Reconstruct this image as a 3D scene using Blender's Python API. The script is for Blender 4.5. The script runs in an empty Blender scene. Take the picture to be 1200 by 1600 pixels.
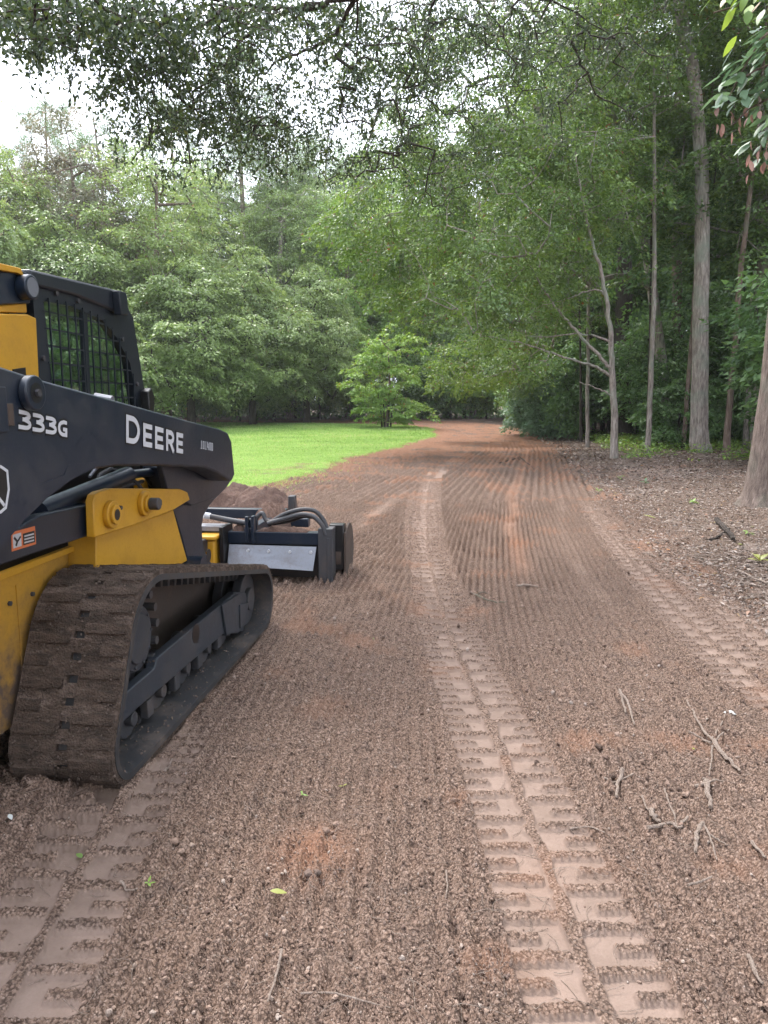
import bpy, bmesh, math, random
import numpy as np
from mathutils import Vector, Matrix

rnd = random.Random(7)
rng = np.random.default_rng(11)
scene = bpy.context.scene
COL = scene.collection
PI = math.pi

# ------------------------------------------------------------------ camera, sky, sun, exposure
FPX, CAMH = 1150.0, 1.6
PITCH = math.atan(170 / FPX)
cam = bpy.data.cameras.new("camera")
cam.sensor_fit = 'VERTICAL'
cam.sensor_height = 32.0
cam.lens = FPX / 1600 * 32.0
cam.clip_start = 0.05
cam.clip_end = 1500
camo = bpy.data.objects.new("camera", cam)
COL.objects.link(camo)
camo.location = (0, 0, CAMH)
camo.rotation_euler = (PI / 2 - PITCH, 0, 0)
scene.camera = camo

SUN_EL, SUN_ROT = math.radians(60), math.radians(-30)
world = bpy.data.worlds.new("World")
scene.world = world
world.use_nodes = True
wn, wl = world.node_tree.nodes, world.node_tree.links
wn.clear()
w_out = wn.new("ShaderNodeOutputWorld")
w_bg = wn.new("ShaderNodeBackground")
w_bg.inputs[1].default_value = 0.10
sky = wn.new("ShaderNodeTexSky")
sky.sky_type = 'NISHITA'
sky.sun_disc = False
sky.sun_elevation = SUN_EL
sky.sun_rotation = SUN_ROT
sky.air_density = 1.0
sky.dust_density = 3.0
# an even white overcast laid over the blue, thinning a little in broad soft patches
tc = wn.new("ShaderNodeTexCoord")
cn = wn.new("ShaderNodeTexNoise")
cn.inputs['Scale'].default_value = 2.2
cn.inputs['Detail'].default_value = 5
cr = wn.new("ShaderNodeMapRange")
cr.inputs['From Min'].default_value = 0.35
cr.inputs['From Max'].default_value = 0.7
cr.inputs['To Min'].default_value = 0.97
cr.inputs['To Max'].default_value = 0.80
mx = wn.new("ShaderNodeMix")
mx.data_type = 'RGBA'
mx.inputs['B'].default_value = (9.4, 9.9, 11.2, 1)
wl.new(tc.outputs['Generated'], cn.inputs['Vector'])
wl.new(cn.outputs['Fac'], cr.inputs['Value'])
wl.new(cr.outputs['Result'], mx.inputs['Factor'])
wl.new(sky.outputs[0], mx.inputs['A'])
wl.new(mx.outputs['Result'], w_bg.inputs[0])
wl.new(w_bg.outputs[0], w_out.inputs[0])

sun = bpy.data.lights.new("sun", 'SUN')
sun.energy = 1.5
sun.angle = math.radians(14)
sun.color = (1.0, 0.96, 0.9)
suno = bpy.data.objects.new("sun", sun)
COL.objects.link(suno)
sd = Vector((math.sin(SUN_ROT) * math.cos(SUN_EL), math.cos(SUN_ROT) * math.cos(SUN_EL), math.sin(SUN_EL)))
suno.rotation_euler = sd.to_track_quat('Z', 'Y').to_euler()
suno.location = (0, 0, 60)

scene.view_settings.view_transform = 'Standard'
scene.view_settings.look = 'None'
scene.view_settings.exposure = 1.95
scene.view_settings.gamma = 1.0
scene.view_settings.use_curve_mapping = False
scene.cycles.max_bounces = 6
scene.cycles.diffuse_bounces = 4
scene.cycles.glossy_bounces = 3
scene.cycles.transmission_bounces = 4
scene.cycles.transparent_max_bounces = 8
scene.cycles.use_denoising = True
scene.cycles.sample_clamp_indirect = 6

# ------------------------------------------------------------------ helpers: objects
def tag(o, label=None, cat=None, group=None, kind=None):
    if label: o['label'] = label
    if cat: o['category'] = cat
    if group: o['group'] = group
    if kind: o['kind'] = kind
    return o

def empty(name, loc=(0, 0, 0), rz=0.0, parent=None):
    o = bpy.data.objects.new(name, None)
    o.empty_display_size = 0.2
    COL.objects.link(o)
    o.location = loc
    o.rotation_euler = (0, 0, rz)
    if parent: o.parent = parent
    return o

def link_mesh(name, me, parent=None, mats=()):
    for m in mats:
        me.materials.append(m)
    o = bpy.data.objects.new(name, me)
    COL.objects.link(o)
    if parent: o.parent = parent
    return o

def np_mesh(name, verts, faces, smooth=False, face_attr=None, vert_attr=None):
    """verts (N,3), faces (M,k) all of one size k"""
    me = bpy.data.meshes.new(name)
    verts = np.asarray(verts, dtype=np.float32)
    faces = np.asarray(faces, dtype=np.int32)
    M, k = faces.shape
    me.vertices.add(len(verts))
    me.vertices.foreach_set('co', verts.ravel())
    me.loops.add(M * k)
    me.loops.foreach_set('vertex_index', faces.ravel())
    me.polygons.add(M)
    me.polygons.foreach_set('loop_start', np.arange(M, dtype=np.int32) * k)
    try:
        me.polygons.foreach_set('loop_total', np.full(M, k, dtype=np.int32))
    except Exception:
        pass
    me.update(calc_edges=True)
    if smooth:
        me.polygons.foreach_set('use_smooth', np.ones(M, dtype=bool))
    for nm, arr in (face_attr or {}).items():
        a = me.attributes.new(nm, 'FLOAT', 'FACE')
        a.data.foreach_set('value', np.asarray(arr, dtype=np.float32))
    for nm, arr in (vert_attr or {}).items():
        a = me.attributes.new(nm, 'FLOAT', 'POINT')
        a.data.foreach_set('value', np.asarray(arr, dtype=np.float32))
    return me

class MB:
    """collects shapes into ONE mesh"""
    def __init__(self):
        self.v, self.f, self.m = [], [], []
    def add(self, vs, fs, mi=0):
        b = len(self.v)
        self.v += [tuple(q) for q in vs]
        for q in fs:
            self.f.append(tuple(b + i for i in q))
            self.m.append(mi)
        return self
    def box(self, x0, x1, y0, y1, z0, z1, mi=0):
        vs = [(x, y, z) for z in (z0, z1) for (x, y) in ((x0, y0), (x1, y0), (x1, y1), (x0, y1))]
        fs = [(3, 2, 1, 0), (4, 5, 6, 7), (0, 1, 5, 4), (1, 2, 6, 5), (2, 3, 7, 6), (3, 0, 4, 7)]
        return self.add(vs, fs, mi)
    def prism(self, pts, y0, y1, mi=0):
        """pts = (x,z) outline extruded across y"""
        n = len(pts)
        a = sum(pts[i][0] * pts[(i + 1) % n][1] - pts[(i + 1) % n][0] * pts[i][1] for i in range(n))
        if a < 0: pts = pts[::-1]
        vs = [(x, y0, z) for x, z in pts] + [(x, y1, z) for x, z in pts]
        fs = [tuple(range(n)), tuple(range(2 * n - 1, n - 1, -1))]
        fs += [(i, n + i, n + (i + 1) % n, (i + 1) % n) for i in range(n)]
        return self.add(vs, fs, mi)
    def strip(self, pts, w, y0, y1, mi=0, closed=False):
        """a mitred stroke of width w along (x,z) points, from depth y0 to y1"""
        P = [Vector(q) for q in pts]
        n = len(P)
        L, R = [], []
        for i in range(n):
            if closed:
                a, b = P[i] - P[i - 1], P[(i + 1) % n] - P[i]
            else:
                a = P[i] - P[i - 1] if i else P[1] - P[0]
                b = P[i + 1] - P[i] if i < n - 1 else P[-1] - P[-2]
            a, b = a.normalized(), b.normalized()
            nrm = Vector((-(a.y + b.y), a.x + b.x)).normalized()
            c = max(0.35, nrm.dot(Vector((-a.y, a.x))))
            L.append(P[i] + nrm * (w / 2 / c))
            R.append(P[i] - nrm * (w / 2 / c))
        rr = n if closed else n - 1
        for i in range(rr):
            j = (i + 1) % n
            self.prism([tuple(L[i]), tuple(R[i]), tuple(R[j]), tuple(L[j])], y0, y1, mi)
        return self
    def cyl(self, p0, p1, r0, r1=None, n=16, mi=0, caps=True):
        r1 = r0 if r1 is None else r1
        p0, p1 = Vector(p0), Vector(p1)
        d = (p1 - p0).normalized()
        u = d.orthogonal().normalized()
        w = d.cross(u)
        vs = []
        for p, r in ((p0, r0), (p1, r1)):
            for k in range(n):
                a = 2 * PI * k / n
                vs.append(p + (u * math.cos(a) + w * math.sin(a)) * r)
        fs = [(k, (k + 1) % n, n + (k + 1) % n, n + k) for k in range(n)]
        if caps:
            fs += [tuple(range(n - 1, -1, -1)), tuple(range(n, 2 * n))]
        return self.add(vs, fs, mi)
    def tube(self, pts, rad, n=8, mi=0):
        P = [Vector(q) for q in pts]
        m = len(P)
        if not hasattr(rad, '__len__'): rad = [rad] * m
        vs = []
        u = None
        for i in range(m):
            t = (P[min(i + 1, m - 1)] - P[max(i - 1, 0)]).normalized()
            u = t.orthogonal().normalized() if u is None else (u - t * u.dot(t)).normalized()
            w = t.cross(u)
            for k in range(n):
                a = 2 * PI * k / n
                vs.append(P[i] + (u * math.cos(a) + w * math.sin(a)) * rad[i])
        fs = []
        for i in range(m - 1):
            for k in range(n):
                a, b = i * n + k, i * n + (k + 1) % n
                fs.append((a, b, b + n, a + n))
        fs += [tuple(range(n - 1, -1, -1)), tuple(range((m - 1) * n, m * n))]
        return self.add(vs, fs, mi)
    def mesh(self, name, mats, smooth=None):
        me = bpy.data.meshes.new(name)
        me.from_pydata(self.v, [], self.f)
        for m in mats: me.materials.append(m)
        if len(mats) > 1:
            me.polygons.foreach_set('material_index', self.m)
        me.update()
        if smooth is not None:
            me.polygons.foreach_set('use_smooth', [True] * len(me.polygons))
            me.set_sharp_from_angle(angle=math.radians(smooth))
        return me
    def build(self, name, mats, parent=None, bevel=0.0, smooth=35):
        if not isinstance(mats, (list, tuple)): mats = [mats]
        o = bpy.data.objects.new(name, self.mesh(name, mats, smooth))
        COL.objects.link(o)
        if parent: o.parent = parent
        if bevel:
            b = o.modifiers.new("bevel", 'BEVEL')
            b.width = bevel
            b.segments = 2
            b.limit_method = 'ANGLE'
            b.angle_limit = math.radians(40)
            b.use_clamp_overlap = True
        return o

def noise2(x, y, scale, seed=0, octaves=3):
    """smooth value noise on numpy arrays, about -1..1"""
    out = np.zeros(np.broadcast(x, y).shape)
    amp, tot = 1.0, 0.0
    for o in range(octaves):
        g = np.random.default_rng(seed * 77 + o).random((256, 256)) * 2 - 1
        u = np.asarray(x) / scale * 2 ** o + 1000.37 * (o + 1)
        v = np.asarray(y) / scale * 2 ** o + 1000.73 * (o + 1)
        iu, iv = np.floor(u).astype(int), np.floor(v).astype(int)
        fu, fv = u - iu, v - iv
        fu, fv = fu * fu * (3 - 2 * fu), fv * fv * (3 - 2 * fv)
        a = g[iu % 256, iv % 256]; b = g[(iu + 1) % 256, iv % 256]
        c = g[iu % 256, (iv + 1) % 256]; d = g[(iu + 1) % 256, (iv + 1) % 256]
        out += amp * ((a * (1 - fu) + b * fu) * (1 - fv) + (c * (1 - fu) + d * fu) * fv)
        tot += amp
        amp *= 0.5
    return out / tot * 1.4

def sstep(a, b, x):
    t = np.clip((x - a) / (b - a), 0, 1)
    return t * t * (3 - 2 * t)

# ------------------------------------------------------------------ materials
def new_mat(name):
    m = bpy.data.materials.new(name)
    m.use_nodes = True
    nt = m.node_tree
    return m, nt, nt.nodes, nt.links, nt.nodes['Principled BSDF']

def N(nodes, t, **kw):
    n = nodes.new(t)
    for k, v in kw.items():
        if k in n.inputs: n.inputs[k].default_value = v
        else: setattr(n, k, v)
    return n

def mixc(nodes, links, a, b, fac):
    n = nodes.new('ShaderNodeMix')
    n.data_type = 'RGBA'
    for k, v in (('A', a), ('B', b), ('Factor', fac)):
        if isinstance(v, bpy.types.NodeSocket): links.new(v, n.inputs[k])
        elif k == 'Factor': n.inputs[k].default_value = v
        else: n.inputs[k].default_value = (*v, 1)
    return n.outputs['Result']

def mth(nodes, links, op, a, b=None, clamp=False):
    n = nodes.new('ShaderNodeMath')
    n.operation = op
    n.use_clamp = clamp
    for i, v in enumerate((a, b)):
        if v is None: continue
        if isinstance(v, bpy.types.NodeSocket): links.new(v, n.inputs[i])
        else: n.inputs[i].default_value = v
    return n.outputs[0]

def mrange(nodes, links, v, a, b, c=0.0, d=1.0):
    n = nodes.new('ShaderNodeMapRange')
    links.new(v, n.inputs['Value'])
    for k, q in (('From Min', a), ('From Max', b), ('To Min', c), ('To Max', d)):
        n.inputs[k].default_value = q
    return n.outputs['Result']

def ramp(nodes, links, fac, stops):
    r = nodes.new('ShaderNodeValToRGB')
    e = r.color_ramp.elements
    while len(e) > 1: e.remove(e[-1])
    e[0].position, e[0].color = stops[0][0], (*stops[0][1], 1)
    for p, c in stops[1:]:
        q = e.new(p)
        q.color = (*c, 1)
    links.new(fac, r.inputs['Fac'])
    return r.outputs['Color']

def paint(name, base, rough=0.4, dirt=0.4, dirtcol=(0.13, 0.085, 0.06), metal=0.0, low=None, bump=0.0, spec=0.5):
    """machine paint with dust blotches and fine scratches; low=(z0,z1): dirt grows towards z0 in object space"""
    m, nt, nd, ln, bs = new_mat(name)
    t = N(nd, 'ShaderNodeTexCoord')
    n1 = N(nd, 'ShaderNodeTexNoise', Scale=5.0, Detail=8.0, Roughness=0.65)
    n2 = N(nd, 'ShaderNodeTexNoise', Scale=60.0, Detail=6.0, Roughness=0.7)
    ln.new(t.outputs['Object'], n1.inputs['Vector'])
    ln.new(t.outputs['Object'], n2.inputs['Vector'])
    f = mrange(nd, ln, n1.outputs['Fac'], 0.48, 0.78, 0.0, dirt)
    g = mrange(nd, ln, n2.outputs['Fac'], 0.5, 0.72, 0.0, dirt * 0.6)
    f = mth(nd, ln, 'ADD', f, g, True)
    if low:
        sp = N(nd, 'ShaderNodeSeparateXYZ')
        ln.new(t.outputs['Object'], sp.inputs[0])
        h = mrange(nd, ln, sp.outputs['Z'], low[1], low[0], 0.0, 0.85)
        h = mth(nd, ln, 'MULTIPLY', h, mrange(nd, ln, n1.outputs['Fac'], 0.3, 0.55, 0.2, 1.1))
        f = mth(nd, ln, 'ADD', f, h, True)
    c = mixc(nd, ln, base, dirtcol, f)
    ln.new(c, bs.inputs['Base Color'])
    r = mth(nd, ln, 'ADD', mth(nd, ln, 'MULTIPLY', f, 0.5), rough, True)
    ln.new(r, bs.inputs['Roughness'])
    bs.inputs['Metallic'].default_value = metal
    bs.inputs['Specular IOR Level'].default_value = spec
    b = N(nd, 'ShaderNodeBump', Strength=0.15 + bump, Distance=0.004)
    ln.new(n2.outputs['Fac'], b.inputs['Height'])
    ln.new(b.outputs[0], bs.inputs['Normal'])
    return m

M = {}
M['black'] = paint('black_paint', (0.006, 0.013, 0.027), 0.30, 0.42, dirtcol=(0.06, 0.054, 0.052))
M['cab'] = paint('cab_paint', (0.006, 0.010, 0.017), 0.4, 0.12, dirtcol=(0.05, 0.05, 0.05))
M['yellow'] = paint('yellow_paint', (0.50, 0.255, 0.012), 0.42, 0.25, dirtcol=(0.16, 0.085, 0.03))
M['yellow_low'] = paint('yellow_paint_muddy', (0.47, 0.24, 0.014), 0.45, 0.35, dirtcol=(0.10, 0.065, 0.045), low=(0.5, 0.95))
M['steel'] = paint('worn_steel', (0.20, 0.21, 0.24), 0.42, 0.5, metal=0.5, dirtcol=(0.14, 0.10, 0.08))
M['iron'] = paint('dusty_iron', (0.035, 0.036, 0.042), 0.5, 0.55, dirtcol=(0.12, 0.085, 0.065))
M['frame'] = paint('track_frame_paint', (0.022, 0.028, 0.038), 0.5, 0.4, dirtcol=(0.085, 0.06, 0.046))
M['rubber'] = paint('track_rubber', (0.018, 0.019, 0.022), 0.6, 0.9, dirtcol=(0.11, 0.082, 0.066))
M['white'] = paint('white_decal', (0.5, 0.51, 0.54), 0.5, 0.12, dirtcol=(0.2, 0.18, 0.17))
M['blackdecal'] = paint('black_decal', (0.004, 0.004, 0.005), 0.35, 0.05)
M['orange'] = paint('orange_decal', (0.62, 0.16, 0.05), 0.5, 0.15)
M['mudwall'] = paint('caked_mud', (0.06, 0.042, 0.033), 0.9, 0.8, dirtcol=(0.10, 0.068, 0.052), bump=0.6)

def mk_mud():
    m, nt, nd, ln, bs = new_mat('mud_caked_rubber')
    t = N(nd, 'ShaderNodeTexCoord')
    n1 = N(nd, 'ShaderNodeTexNoise', Scale=9.0, Detail=8.0, Roughness=0.7)
    n2 = N(nd, 'ShaderNodeTexVoronoi', Scale=110.0)
    n3 = N(nd, 'ShaderNodeTexNoise', Scale=55.0, Detail=8.0, Roughness=0.75)
    mp = N(nd, 'ShaderNodeMapping')
    mp.inputs['Scale'].default_value = (1, 0.35, 1)
    ln.new(t.outputs['Object'], mp.inputs[0])
    for n in (n1, n3): ln.new(mp.outputs[0], n.inputs['Vector'])
    ln.new(t.outputs['Object'], n2.inputs['Vector'])
    c = ramp(nd, ln, n1.outputs['Fac'], [(0.28, (0.05, 0.038, 0.031)), (0.5, (0.125, 0.09, 0.071)), (0.68, (0.27, 0.20, 0.165))])
    c = mixc(nd, ln, c, (0.035, 0.028, 0.025), mrange(nd, ln, n3.outputs['Fac'], 0.52, 0.35, 0.0, 0.8))
    ln.new(c, bs.inputs['Base Color'])
    bs.inputs['Roughness'].default_value = 0.95
    bs.inputs['Specular IOR Level'].default_value = 0.15
    h = mth(nd, ln, 'ADD', n3.outputs['Fac'], mth(nd, ln, 'MULTIPLY', n2.outputs['Distance'], 0.5))
    b = N(nd, 'ShaderNodeBump', Strength=1.0, Distance=0.022)
    ln.new(h, b.inputs['Height'])
    ln.new(b.outputs[0], bs.inputs['Normal'])
    return m
M['mud'] = mk_mud()

def mk_glass():
    m, nt, nd, ln, bs = new_mat('tinted_cab_glass')
    bs.inputs['Base Color'].default_value = (0.55, 0.75, 0.68, 1)
    bs.inputs['Roughness'].default_value = 0.04
    bs.inputs['Transmission Weight'].default_value = 1.0
    bs.inputs['IOR'].default_value = 1.02
    gl = N(nd, 'ShaderNodeBsdfGlossy', Roughness=0.03)
    gl.inputs['Color'].default_value = (0.75, 0.85, 0.82, 1)
    tr = N(nd, 'ShaderNodeBsdfTransparent')
    tr.inputs['Color'].default_value = (0.88, 0.94, 0.91, 1)
    mxs = N(nd, 'ShaderNodeMixShader', Fac=0.24)
    ln.new(tr.outputs[0], mxs.inputs[1])
    ln.new(gl.outputs[0], mxs.inputs[2])
    ln.new(mxs.outputs[0], nd['Material Output'].inputs['Surface'])
    return m
M['glass'] = mk_glass()

def leaf_mat(name, stops, rough=0.45, trans=0.35, spec=0.5):
    """leaf colour runs over stops by the leaf's own random tint"""
    m, nt, nd, ln, bs = new_mat(name)
    a = N(nd, 'ShaderNodeAttribute')
    a.attribute_name = 'tint'
    oi = N(nd, 'ShaderNodeObjectInfo')
    f = mth(nd, ln, 'ADD', a.outputs['Fac'], mrange(nd, ln, oi.outputs['Random'], 0, 1, -0.1, 0.1), True)
    c = ramp(nd, ln, f, stops)
    ln.new(c, bs.inputs['Base Color'])
    bs.inputs['Roughness'].default_value = rough
    bs.inputs['Specular IOR Level'].default_value = spec
    tl = N(nd, 'ShaderNodeBsdfTranslucent')
    hs = N(nd, 'ShaderNodeHueSaturation', Hue=0.48, Saturation=1.15, Value=1.5)
    ln.new(c, hs.inputs['Color'])
    ln.new(hs.outputs[0], tl.inputs['Color'])
    ms = N(nd, 'ShaderNodeMixShader', Fac=trans)
    ln.new(bs.outputs[0], ms.inputs[1])
    ln.new(tl.outputs[0], ms.inputs[2])
    ln.new(ms.outputs[0], nd['Material Output'].inputs['Surface'])
    return m

M['leaf_oak'] = leaf_mat('oak_leaf', [(0.0, (0.045, 0.088, 0.024)), (0.45, (0.095, 0.165, 0.040)), (0.8, (0.165, 0.25, 0.062)), (0.97, (0.13, 0.15, 0.035)), (1.0, (0.16, 0.08, 0.035))])
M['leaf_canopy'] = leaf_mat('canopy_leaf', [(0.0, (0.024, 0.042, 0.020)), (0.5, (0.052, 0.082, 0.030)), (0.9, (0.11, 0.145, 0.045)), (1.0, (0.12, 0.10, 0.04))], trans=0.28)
M['leaf_dark'] = leaf_mat('shade_leaf', [(0.0, (0.048, 0.098, 0.036)), (0.5, (0.095, 0.18, 0.06)), (1.0, (0.17, 0.28, 0.09))])
M['leaf_fresh'] = leaf_mat('fresh_leaf', [(0.0, (0.10, 0.19, 0.04)), (0.5, (0.17, 0.29, 0.065)), (0.95, (0.27, 0.39, 0.09)), (1.0, (0.28, 0.16, 0.04))])
M['leaf_grey'] = leaf_mat('grey_green_leaf', [(0.0, (0.12, 0.185, 0.060)), (0.5, (0.20, 0.28, 0.095)), (0.9, (0.30, 0.385, 0.14)), (1.0, (0.30, 0.22, 0.11))], rough=0.38)
M['leaf_brown'] = leaf_mat('dry_leaf', [(0.0, (0.09, 0.10, 0.055)), (0.5, (0.15, 0.15, 0.09)), (1.0, (0.22, 0.18, 0.12))])
M['needle'] = leaf_mat('pine_needle', [(0.0, (0.07, 0.12, 0.05)), (1.0, (0.15, 0.225, 0.085))], trans=0.35)
M['leaf_pale'] = leaf_mat('pale_waxy_leaf', [(0.0, (0.07, 0.13, 0.07)), (1.0, (0.15, 0.24, 0.13))], rough=0.5, trans=0.3)
M['leaf_wilt'] = leaf_mat('withered_leaf', [(0.0, (0.20, 0.11, 0.085)), (1.0, (0.36, 0.22, 0.17))], trans=0.3)
M['grass'] = leaf_mat('lawn_grass', [(0.0, (0.12, 0.21, 0.05)), (0.6, (0.22, 0.36, 0.09)), (0.93, (0.36, 0.46, 0.16)), (1.0, (0.42, 0.38, 0.2))], rough=0.5, trans=0.35)
M['litter'] = leaf_mat('leaf_litter', [(0.0, (0.07, 0.055, 0.046)), (0.4, (0.19, 0.145, 0.12)), (0.8, (0.36, 0.29, 0.25)), (0.9, (0.33, 0.27, 0.22)), (0.95, (0.26, 0.11, 0.05)), (1.0, (0.20, 0.22, 0.08))], rough=0.6, trans=0.1)
M['leaf_yellow'] = leaf_mat('yellow_green_leaf', [(0.0, (0.22, 0.25, 0.06)), (1.0, (0.34, 0.34, 0.10))], trans=0.2)
M['leaf_silver'] = leaf_mat('silver_leaf', [(0.0, (0.45, 0.47, 0.45)), (1.0, (0.62, 0.63, 0.62))], trans=0.1)
M['leaf_orange'] = leaf_mat('orange_brown_leaf', [(0.0, (0.38, 0.16, 0.07)), (1.0, (0.5, 0.24, 0.1))], trans=0.1)

def bark(name, c0, c1, c2, scale=1.0, lichen=None):
    m, nt, nd, ln, bs = new_mat(name)
    t = N(nd, 'ShaderNodeTexCoord')
    mp = N(nd, 'ShaderNodeMapping')
    mp.inputs['Scale'].default_value = (9 * scale, 9 * scale, 1.6 * scale)
    ln.new(t.outputs['Object'], mp.inputs[0])
    n1 = N(nd, 'ShaderNodeTexNoise', Scale=2.2, Detail=8.0, Roughness=0.7)
    n2 = N(nd, 'ShaderNodeTexNoise', Scale=1.3, Detail=5.0)
    ln.new(mp.outputs[0], n1.inputs['Vector'])
    ln.new(t.outputs['Object'], n2.inputs['Vector'])
    c = ramp(nd, ln, n1.outputs['Fac'], [(0.3, c0), (0.5, c1), (0.72, c2)])
    if lichen:
        c = mixc(nd, ln, c, lichen, mrange(nd, ln, n2.outputs['Fac'], 0.5, 0.68, 0.0, 0.75))
    ln.new(c, bs.inputs['Base Color'])
    bs.inputs['Roughness'].default_value = 0.9
    bs.inputs['Specular IOR Level'].default_value = 0.2
    b = N(nd, 'ShaderNodeBump', Strength=0.9, Distance=0.03)
    ln.new(n1.outputs['Fac'], b.inputs['Height'])
    ln.new(b.outputs[0], bs.inputs['Normal'])
    return m
M['bark_pale'] = bark('pale_bark', (0.08, 0.066, 0.058), (0.25, 0.21, 0.185), (0.46, 0.41, 0.37), lichen=(0.20, 0.24, 0.19))
M['bark_brown'] = bark('brown_bark', (0.06, 0.045, 0.038), (0.15, 0.105, 0.085), (0.26, 0.195, 0.165), lichen=(0.15, 0.15, 0.11))
M['bark_dark'] = bark('dark_bark', (0.02, 0.016, 0.014), (0.05, 0.04, 0.034), (0.10, 0.082, 0.07))
M['bark_oak'] = bark('oak_bark', (0.07, 0.052, 0.044), (0.165, 0.125, 0.105), (0.28, 0.22, 0.19), scale=1.4, lichen=(0.14, 0.15, 0.115))
M['twig'] = bark('dry_twig', (0.20, 0.15, 0.12), (0.36, 0.28, 0.23), (0.50, 0.41, 0.35), scale=6)

def mk_ground():
    m, nt, nd, ln, bs = new_mat('soil')
    m.displacement_method = 'BOTH'
    def A(nm):
        a = N(nd, 'ShaderNodeAttribute')
        a.attribute_name = nm
        return a.outputs['Fac']
    comp, lit, grs, red, dist = A('compact'), A('litter'), A('lawn'), A('red'), A('dist')
    t = N(nd, 'ShaderNodeTexCoord')
    P = t.outputs['Object']
    def noise(s, d=6.0, r=0.6):
        n = N(nd, 'ShaderNodeTexNoise', Scale=s, Detail=d, Roughness=r)
        ln.new(P, n.inputs['Vector'])
        return n.outputs['Fac']
    def voro(s):
        n = N(nd, 'ShaderNodeTexVoronoi', Scale=s)
        ln.new(P, n.inputs['Vector'])
        return n
    big, mid, fine = noise(0.7, 4), noise(7.0, 6, 0.65), noise(70.0, 6, 0.75)
    v1, v2 = voro(105.0), voro(46.0)
    # loose crumbly soil
    loose = ramp(nd, ln, fine, [(0.30, (0.100, 0.066, 0.049)), (0.5, (0.25, 0.170, 0.130)), (0.68, (0.43, 0.32, 0.26))])
    loose = mixc(nd, ln, loose, (0.12, 0.095, 0.085), mrange(nd, ln, mid, 0.52, 0.75, 0.0, 0.6))
    loose = mixc(nd, ln, loose, (0.05, 0.033, 0.026), mrange(nd, ln, v1.outputs['Distance'], 0.42, 0.7, 0.0, 0.75))  # crevices between crumbs darkened: occlusion shade painted into the soil colour
    rc = ramp(nd, ln, mid, [(0.3, (0.25, 0.125, 0.075)), (0.7, (0.41, 0.215, 0.135))])
    loose = mixc(nd, ln, loose, rc, red)
    packed = ramp(nd, ln, mid, [(0.3, (0.18, 0.130, 0.104)), (0.7, (0.255, 0.187, 0.153))])
    packed = mixc(nd, ln, packed, (0.24, 0.155, 0.12), mrange(nd, ln, fine, 0.55, 0.8, 0.0, 0.6))
    packed = mixc(nd, ln, packed, (0.24, 0.145, 0.10), mth(nd, ln, 'MULTIPLY', red, 0.7))
    c = mixc(nd, ln, loose, packed, mrange(nd, ln, comp, 0.38, 0.8, 0.0, 1.0))
    lc = ramp(nd, ln, noise(26.0, 8, 0.8), [(0.3, (0.055, 0.038, 0.029)), (0.5, (0.155, 0.108, 0.083)), (0.7, (0.33, 0.255, 0.215))])
    lc = mixc(nd, ln, lc, (0.36, 0.29, 0.25), mrange(nd, ln, noise(0.8, 5, 0.65), 0.56, 0.66, 0.0, 0.7))
    c = mixc(nd, ln, c, lc, lit)
    gc = ramp(nd, ln, noise(1.6, 8, 0.75), [(0.3, (0.17, 0.28, 0.06)), (0.6, (0.25, 0.38, 0.09)), (0.8, (0.36, 0.36, 0.18))])
    c = mixc(nd, ln, c, gc, grs)
    ln.new(c, bs.inputs['Base Color'])
    bs.inputs['Roughness'].default_value = 0.95
    bs.inputs['Specular IOR Level'].default_value = 0.12
    # grain
    h = mth(nd, ln, 'MULTIPLY', mrange(nd, ln, v1.outputs['Distance'], 0.0, 0.75, 1.0, 0.0), 0.0075)
    h2 = mth(nd, ln, 'MULTIPLY', mrange(nd, ln, v2.outputs['Distance'], 0.0, 0.75, 1.0, 0.0), 0.010)
    h2 = mth(nd, ln, 'MULTIPLY', h2, mrange(nd, ln, noise(9.0, 4), 0.40, 0.60, 0.15, 1.0))
    h = mth(nd, ln, 'ADD', h, h2)
    h = mth(nd, ln, 'ADD', h, mth(nd, ln, 'MULTIPLY', noise(28.0, 8, 0.78), 0.018))
    h = mth(nd, ln, 'ADD', h, mth(nd, ln, 'MULTIPLY', fine, 0.012))
    am = mrange(nd, ln, comp, 0.15, 0.75, 1.0, 0.12)
    h = mth(nd, ln, 'MULTIPLY', h, am)
    h = mth(nd, ln, 'MULTIPLY', h, mrange(nd, ln, dist, 1.0, 25.0, 1.0, 2.2))
    h = mth(nd, ln, 'SUBTRACT', h, mth(nd, ln, 'MULTIPLY', am, 0.022))
    dp = N(nd, 'ShaderNodeVectorDisplacement', Midlevel=0.0, Scale=1.0)
    dp.space = 'OBJECT'
    cz = N(nd, 'ShaderNodeCombineXYZ')
    ln.new(h, cz.inputs['Z'])
    ln.new(cz.outputs[0], dp.inputs['Vector'])
    ln.new(dp.outputs[0], nd['Material Output'].inputs['Displacement'])
    return m
M['ground'] = mk_ground()

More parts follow.
